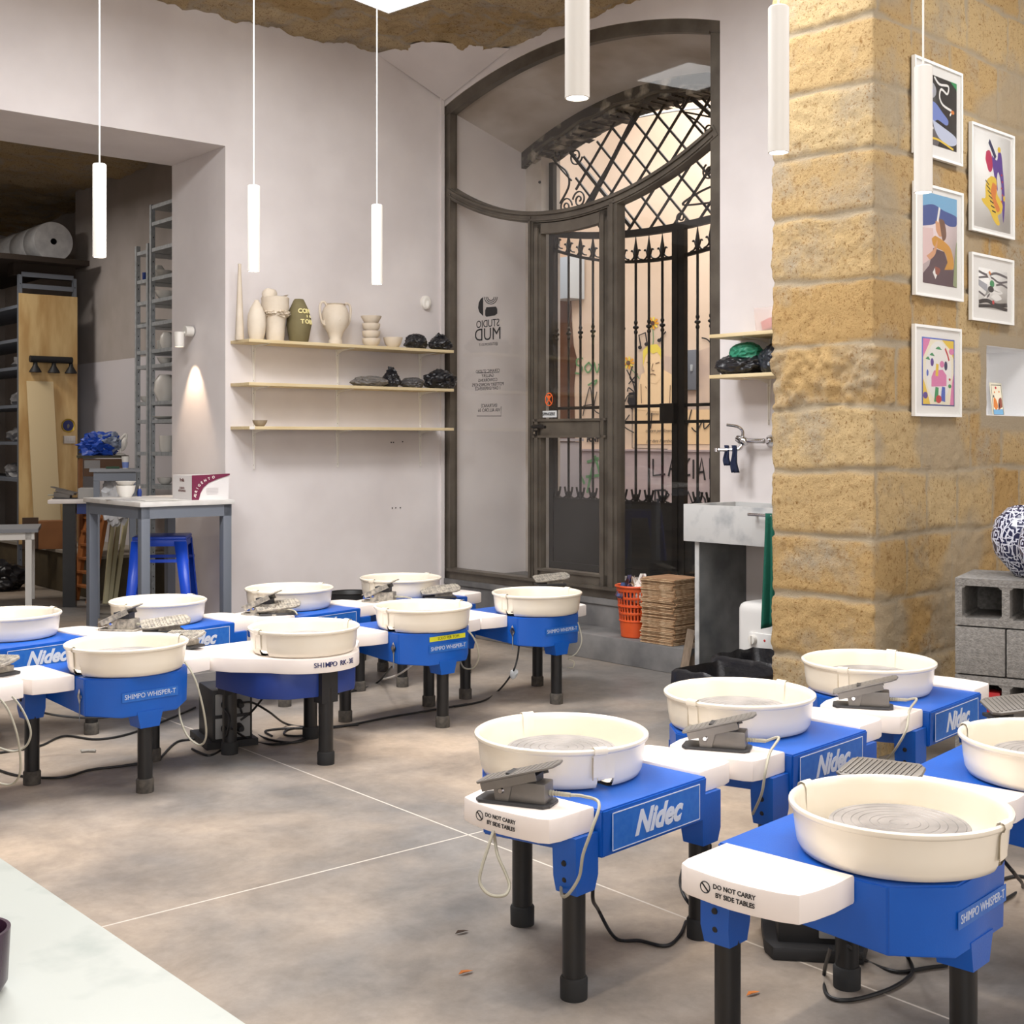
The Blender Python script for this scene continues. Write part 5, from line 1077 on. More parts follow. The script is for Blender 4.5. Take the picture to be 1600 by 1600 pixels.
for i, ch in enumerate('AGRIGENTO'):
    j = i/8*(len(arcp)-2); k = int(j); p = arcp[k]; d_ = arcp[k+1]-arcp[k]; q.text(ch, .022, WHITEC, T(p.x, -.0062, p.y) @ RX(90) @ RZ(math.degrees(math.atan2(d_.y, d_.x))), off=.0006)
for k in range(5): q.box((.135, -.001, .07-k*.009), (.08-.01*(k == 4), .001, .002), mat('pale_print', (170, 160, 160), .7))
q.build('front_print', t)
q = MB(); Ml = T(-.0012, .15, 0) @ RZ(-90) @ RX(90)
q.text('Frolla', .03, mat('brown_print', (104, 66, 60), .7), Ml @ T(0, .12, 0), off=.0006); q.build('brand_print', t); q = MB()
for s_, z_ in (('CASSATA', .07), ('ARTIGIANALE', .053)): q.text(s_, .019, MATS['brown_print'], Ml @ T(.0, z_, 0), off=.0001)
q.build('side_print', t)
for i, (px, pz, r, lab) in enumerate(((252, 0, .062, 'white bowl at the back of the high table, lower of two'), (250, .062, .066, 'white enamel bowl resting on the lower bowl on the high table'))):
    q = MB(); q.lathe([(0, 0), (.035, 0), (r*.85, .03), (r, .075 if i == 0 else .04), (r-.004, .075 if i == 0 else .04), (r*.8, .032), (0, .008)], WHITEC, n=28); o = q.build('bowl', ang=50); p = TF @ Vector((.22, .74, ztab)); o.matrix_world = T(p.x, p.y, ztab+pz+.001); tag(o, lab, 'bowl')
q = MB(); q.lathe([(0, 0), (.014, 0), (.016, .03), (.010, .05), (0, .05)], BLUE2, n=16); q.lathe([(.011, .05), (.011, .07), (0, .07)], CHROME, n=12); o = q.build('small_jar'); p = TF @ Vector((.34, .80, ztab)); o.matrix_world = T(*p); tag(o, 'small dark jar with a metal cap behind the bowls on the high table', 'jar')
sp_ = Vector(((254-800)/F*8.12, 8.12, 0)); t = thing('stool', T(*sp_) @ RZ(8), 'tall blue sheet-metal stool with splayed legs under the grey high table', 'stool')
q = MB(); H = .745
q.box((0, 0, H), (.33, .33, .022), STOOL, bev=.01); q.prism([(-.165, -.165), (.165, -.165), (.165, .165), (-.165, .165)], H-.05, H-.01, STOOL, bev=.004); q.build('seat', t)
for sx_ in (-1, 1):
    for sy_ in (-1, 1):
        q = MB(); a, b = .165, .225; w1_, w2_ = .075, .035
        T_ = [(a*sx_, a*sy_, H-.02), ((a-w1_)*sx_, a*sy_, H-.02), (a*sx_, (a-w1_)*sy_, H-.02)]; Bt = [(b*sx_, b*sy_, 0), ((b-w2_)*sx_, b*sy_, 0), (b*sx_, (b-w2_)*sy_, 0)]
        q.geo(T_+Bt, [(0, 1, 4, 3), (0, 3, 5, 2)], STOOL); o = q.build('leg', t); md = o.modifiers.new('t', 'SOLIDIFY'); md.thickness = .004
for s_ in (-1, 1):
    q = MB(); q.box((0, .17*s_, H-.14), (.36, .006, .02), STOOL); q.build('stretcher', t)

# ------------------------------------------------------------------ store room contents
def R_(name, lab, cat, grp=None): return thing(name, SF, lab, cat, grp)
lev = [312+14, 352, 392, 437, 471, 506, 548, 571, 628, 656, 706, 757, 800, 850]
zl_ = [CH+(HY-y)/F*10.7 for y in lev]
def rack(name, lab, x0, x1, y0, y1, H, levels, cat='shelf', col=STEEL, grp=None, wd=.035):
    t = R_(name, lab, cat, grp)
    for x in (x0, x1-wd):
        for y in (y0, y1-wd):
            q = MB(); q.bb((x, y, 0), (x+wd, y+.004, H), col); q.bb((x, y, 0), (x+.004, y+wd, H), col)
            for k in range(int(H/.1)): q.box((x+wd*.5, y-.0005, k*.1+.03), (.006, .002, .012), DARK)
            q.build('upright', t)
    for z in levels: q = MB(); q.bb((x0+.004, y0+.006, z-.03), (x1-.004, y1-.006, z), col); q.build('shelf_board', t)
    return t
rack('storage_rack', 'tall galvanised storage rack of white ceramics at the right of the store opening', -1.19, -.80, 1.0, 2.46, 3.30, zl_[:-1])
rack('storage_rack', 'narrower galvanised rack just behind the tall rack of white ceramics', -1.19, -.80, 2.49, 2.75, 2.99, zl_[2:-1])
random.seed(5); kinds = [('bowl', [(.03, 0), (.06, .03), (.075, .065)]), ('cup', [(.03, 0), (.038, .02), (.04, .09)]), ('dish', [(.04, 0), (.10, .02), (.115, .03)]), ('jar', [(.035, 0), (.055, .05), (.05, .10), (.03, .13)])]
where = ['second from the top', 'third from the top', 'fourth from the top', 'fifth from the top', 'sixth from the top', 'seventh from the top', 'eighth from the top', 'ninth from the top', 'tenth from the top', 'eleventh from the top']
def rx(px, xx, d0=10.4):   # y in SF so that x = xx lies on the sight line of px
    r = (px-800)/F; ax = Q[0]+U[0]*xx; ay = Q[1]+U[1]*xx; return (r*ay-ax)/(-U[1]-r*U[0]) if False else (ax-r*ay)/(U[1]+r*U[0])
for i, (li, px, kd, sc_) in enumerate(((3, 255, 0, 1.0), (3, 248, 3, .9), (4, 258, 0, 1.15), (5, 250, 2, .9), (6, 261, 3, 1.1), (6, 252, 1, .9), (7, 258, 0, .9), (8, 258, 3, 1.7), (9, 256, 2, .9), (10, 260, 1, 1.5), (11, 258, 0, .9), (3, 229, 1, .9), (5, 229, 2, .7), (8, 229, 0, .8))):
    nm, pf = kinds[kd]; q = MB(); P2 = [(r*sc_, h*sc_) for r, h in pf]; q.lathe([(0, 0)]+P2+[(r-.006, h) for r, h in P2[::-1]][:1]+[(0, .012)], WHITEC if i != 11 else BLUE2, n=20); o = q.build('ceramic_'+nm, ang=50)
    y = rx(px, -1.08); o.matrix_world = SF @ T(-1.08, y, zl_[li]+.001); tag(o, 'small white ceramic %s on the %s rack, shelf %s' % (nm, 'narrower' if px < 232 else 'tall', where[min(li-1, 9)]), nm)
# plywood-ended rack at the left
xa, xb, yp = hit(SF, 30, 600, 4.6).x, hit(SF, 121, 600, 4.6).x, 4.6
t = rack('storage_rack', 'dark storage rack with a yellow plywood end panel at the far left', xa, xb, yp+.02, yp+2.6, hit(SF, 30, 428, yp).z, [hit(SF, 30, y, yp).z for y in (475, 528, 572, 632, 690, 748)], col=GREYP)
q = MB(); q.bb((xa, yp, .378), (xb, yp+.016, hit(SF, 75, 461, yp).z), PLY); q.build('end_panel', t)
for y_ in (431, 449): q = MB(); z = hit(SF, 75, y_, yp).z; q.bb((xa+.03, yp+.02, z-.022), (xb-.03, yp+.03, z+.022), GREYP); q.build('cross_bar', t)
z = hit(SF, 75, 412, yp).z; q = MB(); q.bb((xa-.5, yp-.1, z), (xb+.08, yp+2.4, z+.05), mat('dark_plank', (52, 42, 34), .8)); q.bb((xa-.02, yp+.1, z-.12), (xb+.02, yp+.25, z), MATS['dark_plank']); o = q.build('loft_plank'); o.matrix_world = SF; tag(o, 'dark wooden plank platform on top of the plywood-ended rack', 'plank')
t = thing('film_roll', SF @ T(xa+.38, yp+.15, z+.05+.19) @ RX(-90), 'huge white roll of bubble film lying on the dark planks above the rack', 'roll')
q = MB(); q.lathe([(.03, 0), (.188, 0), (.192, .02), (.19, .3), (.185, .31), (.19, .32), (.188, .7), (.182, .71), (.188, .72), (.186, 1.6), (0, 1.6)], PLASTW, n=40); q.build('film', t)
q = MB(); q.lathe([(.03, -.003), (.03, .2), (0, .2)], DARK, n=20); q.build('core_hole', t)
random.seed(21)
for i, (px, y_, d) in enumerate(((15, 565, 0), (18, 620, 0), (12, 680, 0), (14, 738, 0), (22, 738, 0))):
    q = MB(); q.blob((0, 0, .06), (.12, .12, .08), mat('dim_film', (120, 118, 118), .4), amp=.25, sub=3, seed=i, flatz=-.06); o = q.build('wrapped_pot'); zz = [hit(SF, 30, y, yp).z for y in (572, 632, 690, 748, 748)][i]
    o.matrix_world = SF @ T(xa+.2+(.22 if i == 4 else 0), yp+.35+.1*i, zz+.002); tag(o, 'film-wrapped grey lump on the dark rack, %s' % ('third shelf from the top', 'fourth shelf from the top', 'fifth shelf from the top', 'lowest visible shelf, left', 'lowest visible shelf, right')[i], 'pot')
p0 = hit(SF, 80, 562, yp-.05)
t = thing('spotlight_bar', SF @ T(p0.x, yp-.05, p0.z), 'black bar of three spotlights fixed to the plywood end panel', 'light')
q = MB(); q.cyl((-.20, 0, 0), (.20, 0, 0), .032, BLACK, n=16); q.box((0, .03, 0), (.2, .04, .04), BLACK); q.build('bar', t)
for x in (-.16, .015, .18): q = MB(); q.lathe([(.018, -.03), (.022, -.06), (.055, -.115), (.056, -.125), (.045, -.12), (0, -.10)], BLACK, T(x+.01, 0, 0), n=18); q.build('spot_head', t)
q = MB(); p0 = hit(SF, 107, 665, yp-.02); q.lathe([(0, .004), (.045, .008), (.062, .014), (.066, .018), (.064, 0)], mat('gold_rim', (176, 148, 56), .4, .6), RX(90), n=32); q.lathe([(0, .012), (.045, .0125), (.052, .0115)], NAVY, RX(90), n=32); q.blob((.0, -.013, -.005), (.012, .004, .022), mat('grey_figure', (110, 104, 96), .6), sub=2, amp=.2)
o = q.build('wall_plate'); o.matrix_world = SF @ T(p0.x, yp-.002, p0.z); tag(o, 'round navy plate with a gold rim hung on the plywood end panel', 'plate')
q = MB(); p0 = hit(SF, 108, 687, yp-.02); q.box((0, 0, 0), (.11, .04, .075), mat('socket_white', (198, 192, 186), .5), bev=.005)
for x in (-.025, .0, .025): q.box((x, -.021, 0), (.018, .004, .04), MATS['socket_white'], bev=.001)
o = q.build('switch_box'); o.matrix_world = SF @ T(p0.x, yp-.021, p0.z); tag(o, 'small white switch box under the round plate', 'switch')
def lean(name, b, tpt, w_, th, mt, lab, cat, rz=0):
    b = Vector(b); tpt = Vector(tpt); d = tpt-b; q = MB(); q.box((0, 0, d.length/2), (w_, th, d.length), mt, bev=.002); o = q.build(name); z_ = d.normalized(); x_ = Vector((U[0], U[1], 0)) if rz == 0 else Vector((math.cos(rz), math.sin(rz), 0)); y_ = z_.cross(x_).normalized(); x_ = y_.cross(z_)
    M_ = Matrix((x_, y_, z_)).transposed().to_4x4(); M_.translation = b; o.matrix_world = M_; return tag(o, lab, cat)
zb = .378; yb_ = hit(SF, 75, 800, yp-.25)
lean('leaning_board', SF @ Vector((hit(SF, 76, 800, yp-.28).x, yp-.28, zb)), SF @ Vector((hit(SF, 62, 596, yp-.03).x, yp-.035, hit(SF, 62, 596, yp-.03).z)), .25, .016, BEIGE, 'tall beige board leaning against the plywood end panel', 'board')
# bench, tarp, bird
bz_ = CH-(712-HY)/F*11.0
wa = atd(122, 712, 11.0); t = thing('workbench', frame((wa.x, wa.y+.0, 0), (.93, .36)), 'dim brown wooden bench against the store wall under the blue bag', 'bench')
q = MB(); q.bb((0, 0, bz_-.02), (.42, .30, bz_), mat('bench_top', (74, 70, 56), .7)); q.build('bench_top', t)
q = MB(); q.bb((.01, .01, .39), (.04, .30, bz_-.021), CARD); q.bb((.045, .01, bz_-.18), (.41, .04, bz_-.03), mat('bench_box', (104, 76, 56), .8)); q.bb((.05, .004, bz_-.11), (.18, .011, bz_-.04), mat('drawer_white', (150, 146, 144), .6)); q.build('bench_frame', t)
q = MB(); q.blob((0, 0, .09), (.15, .1, .10), TARP, amp=.3, sub=4, ridge=.5, seed=3, flatz=-.09); q.blob((.1, 0, .11), (.10, .08, .07), mat('bag_grey_blue', (130, 140, 160), .5), amp=.3, sub=4, ridge=.5, seed=6); o = q.build('blue_bag'); o.matrix_world = T(wa.x+.13, wa.y+.16, bz_+.002); tag(o, 'crumpled bright blue bag on the brown bench in the store', 'bag')
q = MB(); q.lathe([(0, 0), (.04, 0), (.045, .01), (.02, .02), (0, .02)], WHITEC, n=16); q.blob((.01, 0, .10), (.028, .024, .06), WHITEC, RY(12), amp=.1, sub=3); q.tube(catmull([(0, 0, .14), (.03, 0, .17), (.045, 0, .18), (.055, 0, .165), (.04, 0, .10)], 4), .011, WHITEC, n=8); q.cyl((0, 0, .01), (.0, 0, .06), .008, WHITEC); o = q.build('bird_figurine'); p_ = atd(187, 712, 11.12); o.matrix_world = T(p_.x, p_.y+.02, bz_+.002) ; tag(o, 'white ceramic bird figurine beside the blue bag', 'figurine')
# grey small table with cup
g0 = atd(146, 733, 9.75); gF = frame((g0.x, g0.y, 0), (.95, .3)); gz = g0.z; t = thing('side_table', gF, 'small grey high table with a paper cup inside the store', 'table')
q = MB(); q.bb((-.03, -.02, gz-.022), (.34, .3, gz), mat('grey_top', (140, 142, 146), .6)); q.bb((0, 0, gz-.09), (.31, .28, gz-.022), GREYP); q.build('tabletop', t)
for x in (.0, .265):
    for y in (0, .235): q = MB(); q.bb((x, y, 0), (x+.045, y+.045, gz-.091), GREYP); q.build('leg', t)
q = MB(); q.lathe([(0, 0), (.022, 0), (.03, .095), (.028, .095), (.02, .006), (0, .006)], WHITEC, n=20); q.lathe([(.0225, .005), (.0265, .05)], mat('pale_blue_print', (120, 140, 200), .6), n=20); o = q.build('paper_cup'); o.matrix_world = gF @ T(.235, .1, gz+.001); tag(o, 'white and blue paper cup on the small grey table', 'cup')
q = MB(); q.box((0, 0, .008), (.10, .07, .016), mat('green_sponge', (54, 80, 60), .9), bev=.003); o = q.build('sponge_pad'); o.matrix_world = gF @ T(.14, .1, gz+.001); tag(o, 'dark green pad beside the paper cup', 'pad')
q = MB(); q.blob((0, 0, 0), (.10, .05, .14), PLASTW, amp=.3, sub=4, ridge=.6, seed=8); q.blob((.02, -.03, -.01), (.045, .035, .04), RED, amp=.3, sub=3, seed=2); o = q.build('plastic_sack'); o.matrix_world = gF @ T(.16, .12, gz-.26); tag(o, 'white and red plastic sack hanging under the small grey table', 'bag')
# white low table with pedal
h0 = atd(74, 781, 10.3); hF = frame((h0.x, h0.y, 0), (.97, .22)); hz_ = h0.z; t = thing('low_table', hF, 'white-topped table with dark legs at the left inside the store', 'table')
q = MB(); q.bb((0, 0, hz_-.035), (.34, .35, hz_), WTAB, bev=.01); q.build('tabletop', t)
q = MB(); q.bb((.11, .05, 0), (.21, .15, hz_-.036), LEG); q.build('pedestal', t); q = MB(); q.bb((.22, .06, hz_-.12), (.33, .2, hz_-.036), BLUE2); q.build('blue_box', t)
pedal(hF @ T(.12, .15, hz_+.001) @ RZ(170), 'dark foot pedal on the white-topped table inside the store', False, 14)
q = MB(); q.bb((0, 0, 0), (.145, .2, .085), mat('tray_white', (170, 168, 164), .5), bev=.006); o = q.build('white_tray'); o.matrix_world = hF @ T(.22, .12, hz_+.001); tag(o, 'plain white tray box standing behind the dark pedal', 'box')
c0_ = flo(60, 858, .38); t = thing('cardboard_box', frame((c0_.x, c0_.y, .378), (.95, .3)), 'brown cardboard box standing on the wooden platform in the store', 'box'); q = MB(); q.bb((0, 0, 0), (.23, .2, .25), CARD); q.build('carton', t); q = MB(); q.bb((-.14, .08, 0), (-.005, .12, .28), mat('dark_board', (70, 52, 38), .8)); q.build('flap', t)
# ladder, mouldings, buckets
for nm in ('a',):
    t = thing('wooden_ladder', T(0, 0, 0), 'orange wooden ladder standing folded beside the high table in the store', 'ladder')
    bl, br_ = flo(117, 938), flo(140, 943); tl, tr = atd(138, 792, bl.y+.25), atd(166, 792, br_.y+.25)
    for b, a in ((bl, tl), (br_, tr)): q = MB(); d = a-b; q.box((0, 0, d.length/2), (.035, .075, d.length), WOOD, T(*b) @ d.to_track_quat('Z', 'Y').to_matrix().to_4x4() @ RZ(60)); q.build('stringer', t)
    for k in range(1, 7): q = MB(); a = bl.lerp(tl, k/7+.02); b = br_.lerp(tr, k/7+.02); c = (a+b)/2; q.box((0, 0, 0), ((b-a).length, .07, .018), WOOD, T(*c) @ RZ(math.degrees(math.atan2(b.y-a.y, b.x-a.x)))); q.build('tread', t)
for i, (pb, pt) in enumerate(((164, 177), (171, 186), (179, 197))):
    b = flo(pb, 944-i*2); a = atd(pt, 806+i*2, b.y+.3); lean('moulding_strip', b, a, .036, .03, mat('cream_moulding', (206, 198, 160), .6), ('leftmost', 'middle', 'rightmost')[i]+' of three cream moulding strips leaning beside the ladder', 'strip')
for i, (px, py, r, h, lab) in enumerate(((194, 932, .075, .17, 'small white bucket on the store floor by the moulding strips'), (214, 918, .09, .30, 'taller grey-white tub on the store floor behind the small bucket'))):
    q = MB(); q.lathe([(0, 0), (r*.85, 0), (r, h), (r+.006, h), (r+.006, h-.015), (r-.004, h), (0, h-.01)], WHITEC, n=24); p_ = flo(px, py); o = q.build('bucket'); o.matrix_world = T(p_.x-(.06 if i else 0), p_.y+(-.12 if i else .1), 0); tag(o, lab, 'bucket')
# left grey table
l0 = flo(40, 948); zt_ = CH-(826-HY)/F*l0.y; t = thing('worktable', frame((l0.x+.05, l0.y, 0), (-.92, -.1) if False else (.95, .31)), 'grey worktable cut off by the left edge inside the store', 'table')
q = MB(); q.bb((-1.6, -.03, zt_-.03), (.05, .62, zt_), mat('grey_top', (140, 142, 146), .6)); q.bb((-1.55, 0, zt_-.09), (.02, .03, zt_-.03), WHITEC); q.build('tabletop', t)
for x, y in ((-.03, 0), (-.03, .55), (-1.5, 0), (-1.5, .55)): q = MB(); q.bb((x-.02, y, 0), (x+.03, y+.05, zt_-.031), WHITEC); q.build('leg', t)
bag(0, 0, (.20, .18, .12), BAG, 'heap of black plastic on the store floor under the left worktable', y=0, x=0, fr=T(*flo(2, 922)), seed=31)
q = MB(); H = .42; q.lathe([(0, .0), (.10, 0), (.125, H), (.13, H), (.122, H-.01), (.1, .03), (0, .03)], BINB, n=30); o = q.build('waste_bin'); p_ = atd(542, 926, 7.75); o.matrix_world = T(p_.x, p_.y+.15, 0); tag(o, 'round black bin behind the wheels below the shelves', 'bin')

# ------------------------------------------------------------------ cement blocks, vases, speaker
o0 = Vector(((1491-800)/F*5.26, 5.26, 0)); BF = frame(o0, (.862, -.507))
def block(x, z, w_, h_, d_, holes, lab, solid_groove=False, rz=0):
    q = MB(); g = .003
    if holes:
        wb = .03; hw_ = (w_-wb*(holes+1))/holes
        q.bb((g, 0, g), (w_-g, d_, wb+g), CEMB); q.bb((g, 0, h_-wb-g), (w_-g, d_, h_-g), CEMB)
        for k in range(holes+1): q.bb((max(g, k*(hw_+wb)), .001, wb), (min(w_-g, k*(hw_+wb)+wb), d_-.001, h_-wb), CEMB)
        q.bb((wb, d_*.85, wb), (w_-wb, d_-.002, h_-wb), CEMB)
        for k in range(holes):      # soft corners inside the cells
            x0_ = wb+k*(hw_+wb)
            for cx_, cz_ in ((x0_, wb), (x0_+hw_, wb), (x0_, h_-wb), (x0_+hw_, h_-wb)): q.cyl((cx_, .002, cz_), (cx_, d_*.8, cz_), .014, CEMB, n=12)
    else:
        q.box((w_/2, d_/2, h_/2), (w_-2*g, d_, h_-2*g), CEMB, bev=.004)
    o = q.build('cement_block'); o.matrix_world = BF @ T(x, 0, z); return tag(o, lab, 'block', 'grey cement blocks stacked at the stone wall')
h_ = .1985
block(0, 3*h_, .40, h_, .39, 2, 'top cement block of the stack, two holes showing, under the patterned vases')
block(.40, 3*h_, .40, h_, .39, 2, 'cement block beside the top one, running out of the photo')
block(0, 2*h_, .20, h_, .39, 0, 'solid-faced cement block in the second row, left')
block(.20, 2*h_, .20, h_, .39, 0, 'solid-faced cement block in the second row, right of the left one')
block(.40, 2*h_, .40, h_, .39, 0, 'solid-faced cement block in the second row at the photo edge')
block(0, h_, .40, h_, .39, 2, 'cement block in the third row with a red box in its hole')
block(.40, h_, .40, h_, .39, 2, 'cement block in the third row at the photo edge')
block(0, 0, .40, h_, .39, 2, 'bottom cement block of the stack at the left'); block(.40, 0, .40, h_, .39, 2, 'bottom cement block at the photo edge')
def pattern():
    m_ = bpy.data.materials.new('navy_white_drawing'); m_.use_nodes = True; nt = m_.node_tree; N = nt.nodes; L = nt.links; b = N['Principled BSDF']; tc = N.new('ShaderNodeTexCoord')
    v = N.new('ShaderNodeTexVoronoi'); v.feature = 'DISTANCE_TO_EDGE'; v.distance = 'MANHATTAN' if False else 'EUCLIDEAN'; v.inputs['Scale'].default_value = 26
    v2 = N.new('ShaderNodeTexVoronoi'); v2.distance = 'CHEBYCHEV'; v2.inputs['Scale'].default_value = 22; w_ = N.new('ShaderNodeMath'); w_.operation = 'SINE'; ml = N.new('ShaderNodeMath'); ml.operation = 'MULTIPLY'; ml.inputs[1].default_value = 22
    L.new(tc.outputs['Object'], v.inputs[0]); L.new(tc.outputs['Object'], v2.inputs[0]); L.new(v2.outputs['Distance'], ml.inputs[0]); L.new(ml.outputs[0], w_.inputs[0])
    g1 = N.new('ShaderNodeMath'); g1.operation = 'LESS_THAN'; g1.inputs[1].default_value = .035; L.new(v.outputs['Distance'], g1.inputs[0]); g2 = N.new('ShaderNodeMath'); g2.operation = 'GREATER_THAN'; g2.inputs[1].default_value = .45; L.new(w_.outputs[0], g2.inputs[0])
    mx = N.new('ShaderNodeMath'); mx.operation = 'MAXIMUM'; L.new(g1.outputs[0], mx.inputs[0]); L.new(g2.outputs[0], mx.inputs[1])
    c = N.new('ShaderNodeMix'); c.data_type = 'RGBA'; c.inputs[6].default_value = S((30, 34, 66)); c.inputs[7].default_value = S((200, 202, 214)); L.new(mx.outputs[0], c.inputs[0]); L.new(c.outputs[2], b.inputs['Base Color']); b.inputs['Roughness'].default_value = .2; return m_
PAT = pattern()
zv = 4*h_
for x, y, sc_, lab in ((.275, .20, 1.0, 'round navy vase covered in white line drawings on the cement blocks'), (.395, .0, .9, 'second navy patterned vase at the right edge, before the first')):
    q = MB(); q.lathe([(0, 0), (.075, 0), (.085, .012), (.15, .09), (.165, .16), (.15, .23), (.10, .28), (.075, .29), (.07, .285), (.13, .22), (.1, .05), (0, .03)], PAT, n=56); o = q.build('patterned_vase', ang=60); o.matrix_world = BF @ T(x, y, zv) @ Matrix.Scale(sc_, 4); tag(o, lab, 'vase')
t = thing('speaker_box', BF @ T(.05, .02, h_+.031), 'red box with white lettering inside the third-row cement block', 'box')
q = MB(); q.bb((0, 0, 0), (.125, .08, .10), RED, bev=.006); q.build('housing', t); q = MB(); q.text('JBL', .06, WHITEC, WALLTXT(.07, -.001, .05), off=.001); q.build('lettering', t)

# ------------------------------------------------------------------ framed pictures
C_ = lambda n, c: mat('print_'+n, c, .55)
cK, cW, cR, cB, cY, cO, cP, cG, cV, cN, cSk, cS, cM = C_('black', (30, 30, 34)), C_('white', (242, 240, 236)), C_('red', (200, 44, 52)), C_('blue', (66, 96, 190)), C_('yellow', (236, 200, 60)), C_('orange', (224, 132, 56)), C_('pink', (226, 130, 180)), C_('green', (50, 150, 90)), C_('violet', (90, 56, 150)), C_('navy', (30, 40, 90)), C_('skin', (216, 160, 120)), C_('sky', (120, 176, 214)), C_('grey', (96, 92, 96))
cMu, cCr, cYB, cPG = C_('mustard', (208, 150, 56)), C_('magenta', (196, 40, 90)), C_('cream', (244, 236, 210)), C_('pale_grey', (170, 172, 180))
def ell(cx, cy, rx_, ry, n=14, a=0): return [(cx+rx_*math.cos(t)*math.cos(a)-ry*math.sin(t)*math.sin(a), cy+rx_*math.cos(t)*math.sin(a)+ry*math.sin(t)*math.cos(a)) for t in [2*PI*k/n for k in range(n)]]
def line(pts, w_):
    L_ = []; R__ = []
    for i, p in enumerate(pts):
        a = pts[max(i-1, 0)]; b = pts[min(i+1, len(pts)-1)]; dx, dy = b[0]-a[0], b[1]-a[1]; l = math.hypot(dx, dy) or 1; L_.append((p[0]-dy/l*w_/2, p[1]+dx/l*w_/2)); R__.append((p[0]+dy/l*w_/2, p[1]-dx/l*w_/2))
    return L_+R__[::-1]
def sm(pts, n=4): return [(p.x, p.y) for p in catmull([(a, b, 0) for a, b in pts], n)]
def picture(pxl, pxr, ptop, pbot, mgs, polys, lab, bg=cW, fwid=.012):
    dep = .03; a = hit(PF, pxl, 500, -dep); b = hit(PF, pxr, 500, -dep); pm = (pxl+pxr)/2; zt_ = hit(PF, pm, ptop, -dep).z; zb_ = hit(PF, pm, pbot, -dep).z; W2, H2 = b.x-a.x, zt_-zb_
    t = thing('picture_frame', PF @ T(a.x, 0, zb_), lab, 'picture', None)
    q = MB()
    for p, r in (((0, -dep, 0), (fwid, -.012, H2)), ((W2-fwid, -dep, 0), (W2, -.012, H2)), ((fwid, -dep, 0), (W2-fwid, -.012, fwid)), ((fwid, -dep, H2-fwid), (W2-fwid, -.012, H2))): q.bb(p, r, FRAMEW)
    q.build('frame', t); q = MB(); q.bb((fwid, -.022, fwid), (W2-fwid, -.012, H2-fwid), MOUNT); q.build('mount', t)
    l, r, tp_, bt_ = mgs; x0, x1, z0, z1 = W2*l, W2*(1-r), H2*bt_, H2*(1-tp_)
    q = MB(); q.bb((x0, -.0225, z0), (x1, -.022, z1), bg)
    for i, (mt, pts) in enumerate(polys):
        v = [(x0+(x1-x0)*min(max(u_, 0), 1), -.0228-.00004*i, z0+(z1-z0)*min(max(w_, 0), 1)) for u_, w_ in pts]
        q.geo(v, [tuple(range(len(v)))], mt)
    q.build('print', t, ang=180)
    gl = MB(); gl.bb((fwid, -.027, fwid), (W2-fwid, -.0265, H2-fwid), GLASS); gl.build('glazing', t); return t
picture(1430, 1505, 100, 249, (.16, .11, .13, .14), [
    (cM, [(0, 0), (.45, 0), (.6, .25), (.2, .4), (0, .3)]), (cPG, ell(.25, .78, .16, .12)), (C_('lilac', (150, 150, 210)), ell(.22, .77, .10, .07)), (C_('wash_blue', (120, 140, 205)), sm([(.05, .6), (.35, .62), (.6, .5), (.75, .42), (.7, .34), (.45, .38), (.3, .32), (.1, .42)])),
    (C_('wash_pale', (196, 204, 226)), sm([(.3, .36), (.6, .3), (.95, .22), (1, .12), (.8, .06), (.5, .12), (.35, .24)])), (cW, line(sm([(.35, .98), (.5, .9), (.75, .92), (.72, .8), (.55, .84), (.5, .72), (.6, .62), (.85, .58)]), .035)), (cW, line(sm([(.85, .56), (.8, .5)]), .03)), (cR, ell(.2, .45, .03, .03)), (cO, ell(.88, .56, .05, .03)), (cY, line(sm([(.05, .04), (.4, .1), (.9, .02)]), .03)), (cG, [(.8, 1), (1, 1), (1, .9)]), (cW, ell(.26, .24, .07, .03))],
    'framed dark abstract picture at the top left of the stone wall, half behind a lamp', bg=cK)
picture(1431, 1506, 292, 466, (.17, .12, .07, .12), [
    (cS, [(0, .84), (1, .78), (1, 1), (0, 1)]), (C_('deep_blue', (60, 84, 150)), sm([(0, .84), (.3, .88), (.6, .84), (1, .8), (.98, .70), (.75, .68), (.5, .72), (.3, .66), (0, .62)])), (C_('blush', (226, 198, 196)), [(0, .60), (.3, .62), (.3, .3), (0, .2)]), (cSk, sm([(.36, .70), (.55, .72), (.60, .58), (.48, .54), (.38, .6)])), (C_('hair_brown', (120, 84, 66)), sm([(.46, .74), (.62, .72), (.68, .56), (.58, .5), (.52, .6)])),
    (cMu, sm([(.35, .54), (.6, .5), (.82, .42), (.9, .22), (.62, .16), (.56, .2), (.7, .28), (.62, .38), (.32, .42), (.25, .5)])), (C_('brown_dress', (88, 66, 74)), [(.18, .2), (.3, .4), (.62, .38), (.72, .27), (.62, .18), (.9, .2), (1, .0), (0, 0), (0, .1)]), (cSk, sm([(.1, .3), (.3, .38), (.42, .5), (.36, .34), (.2, .26)])), (cW, [(.28, .13), (.36, .06), (.42, .12), (.36, .2)]), (C_('rust', (150, 80, 60)), sm([(.34, .2), (.5, .18), (.44, .11), (.36, .12)])), (C_('grass', (150, 160, 120)), sm([(.88, .02), (.95, .4), (1, .5), (1, .0)])), (cW, line([(.48, .86), (.42, .7)], .05))],
    'framed painting of a seated figure in a mustard top on the stone wall', bg=C_('pale_rose', (224, 206, 206)))
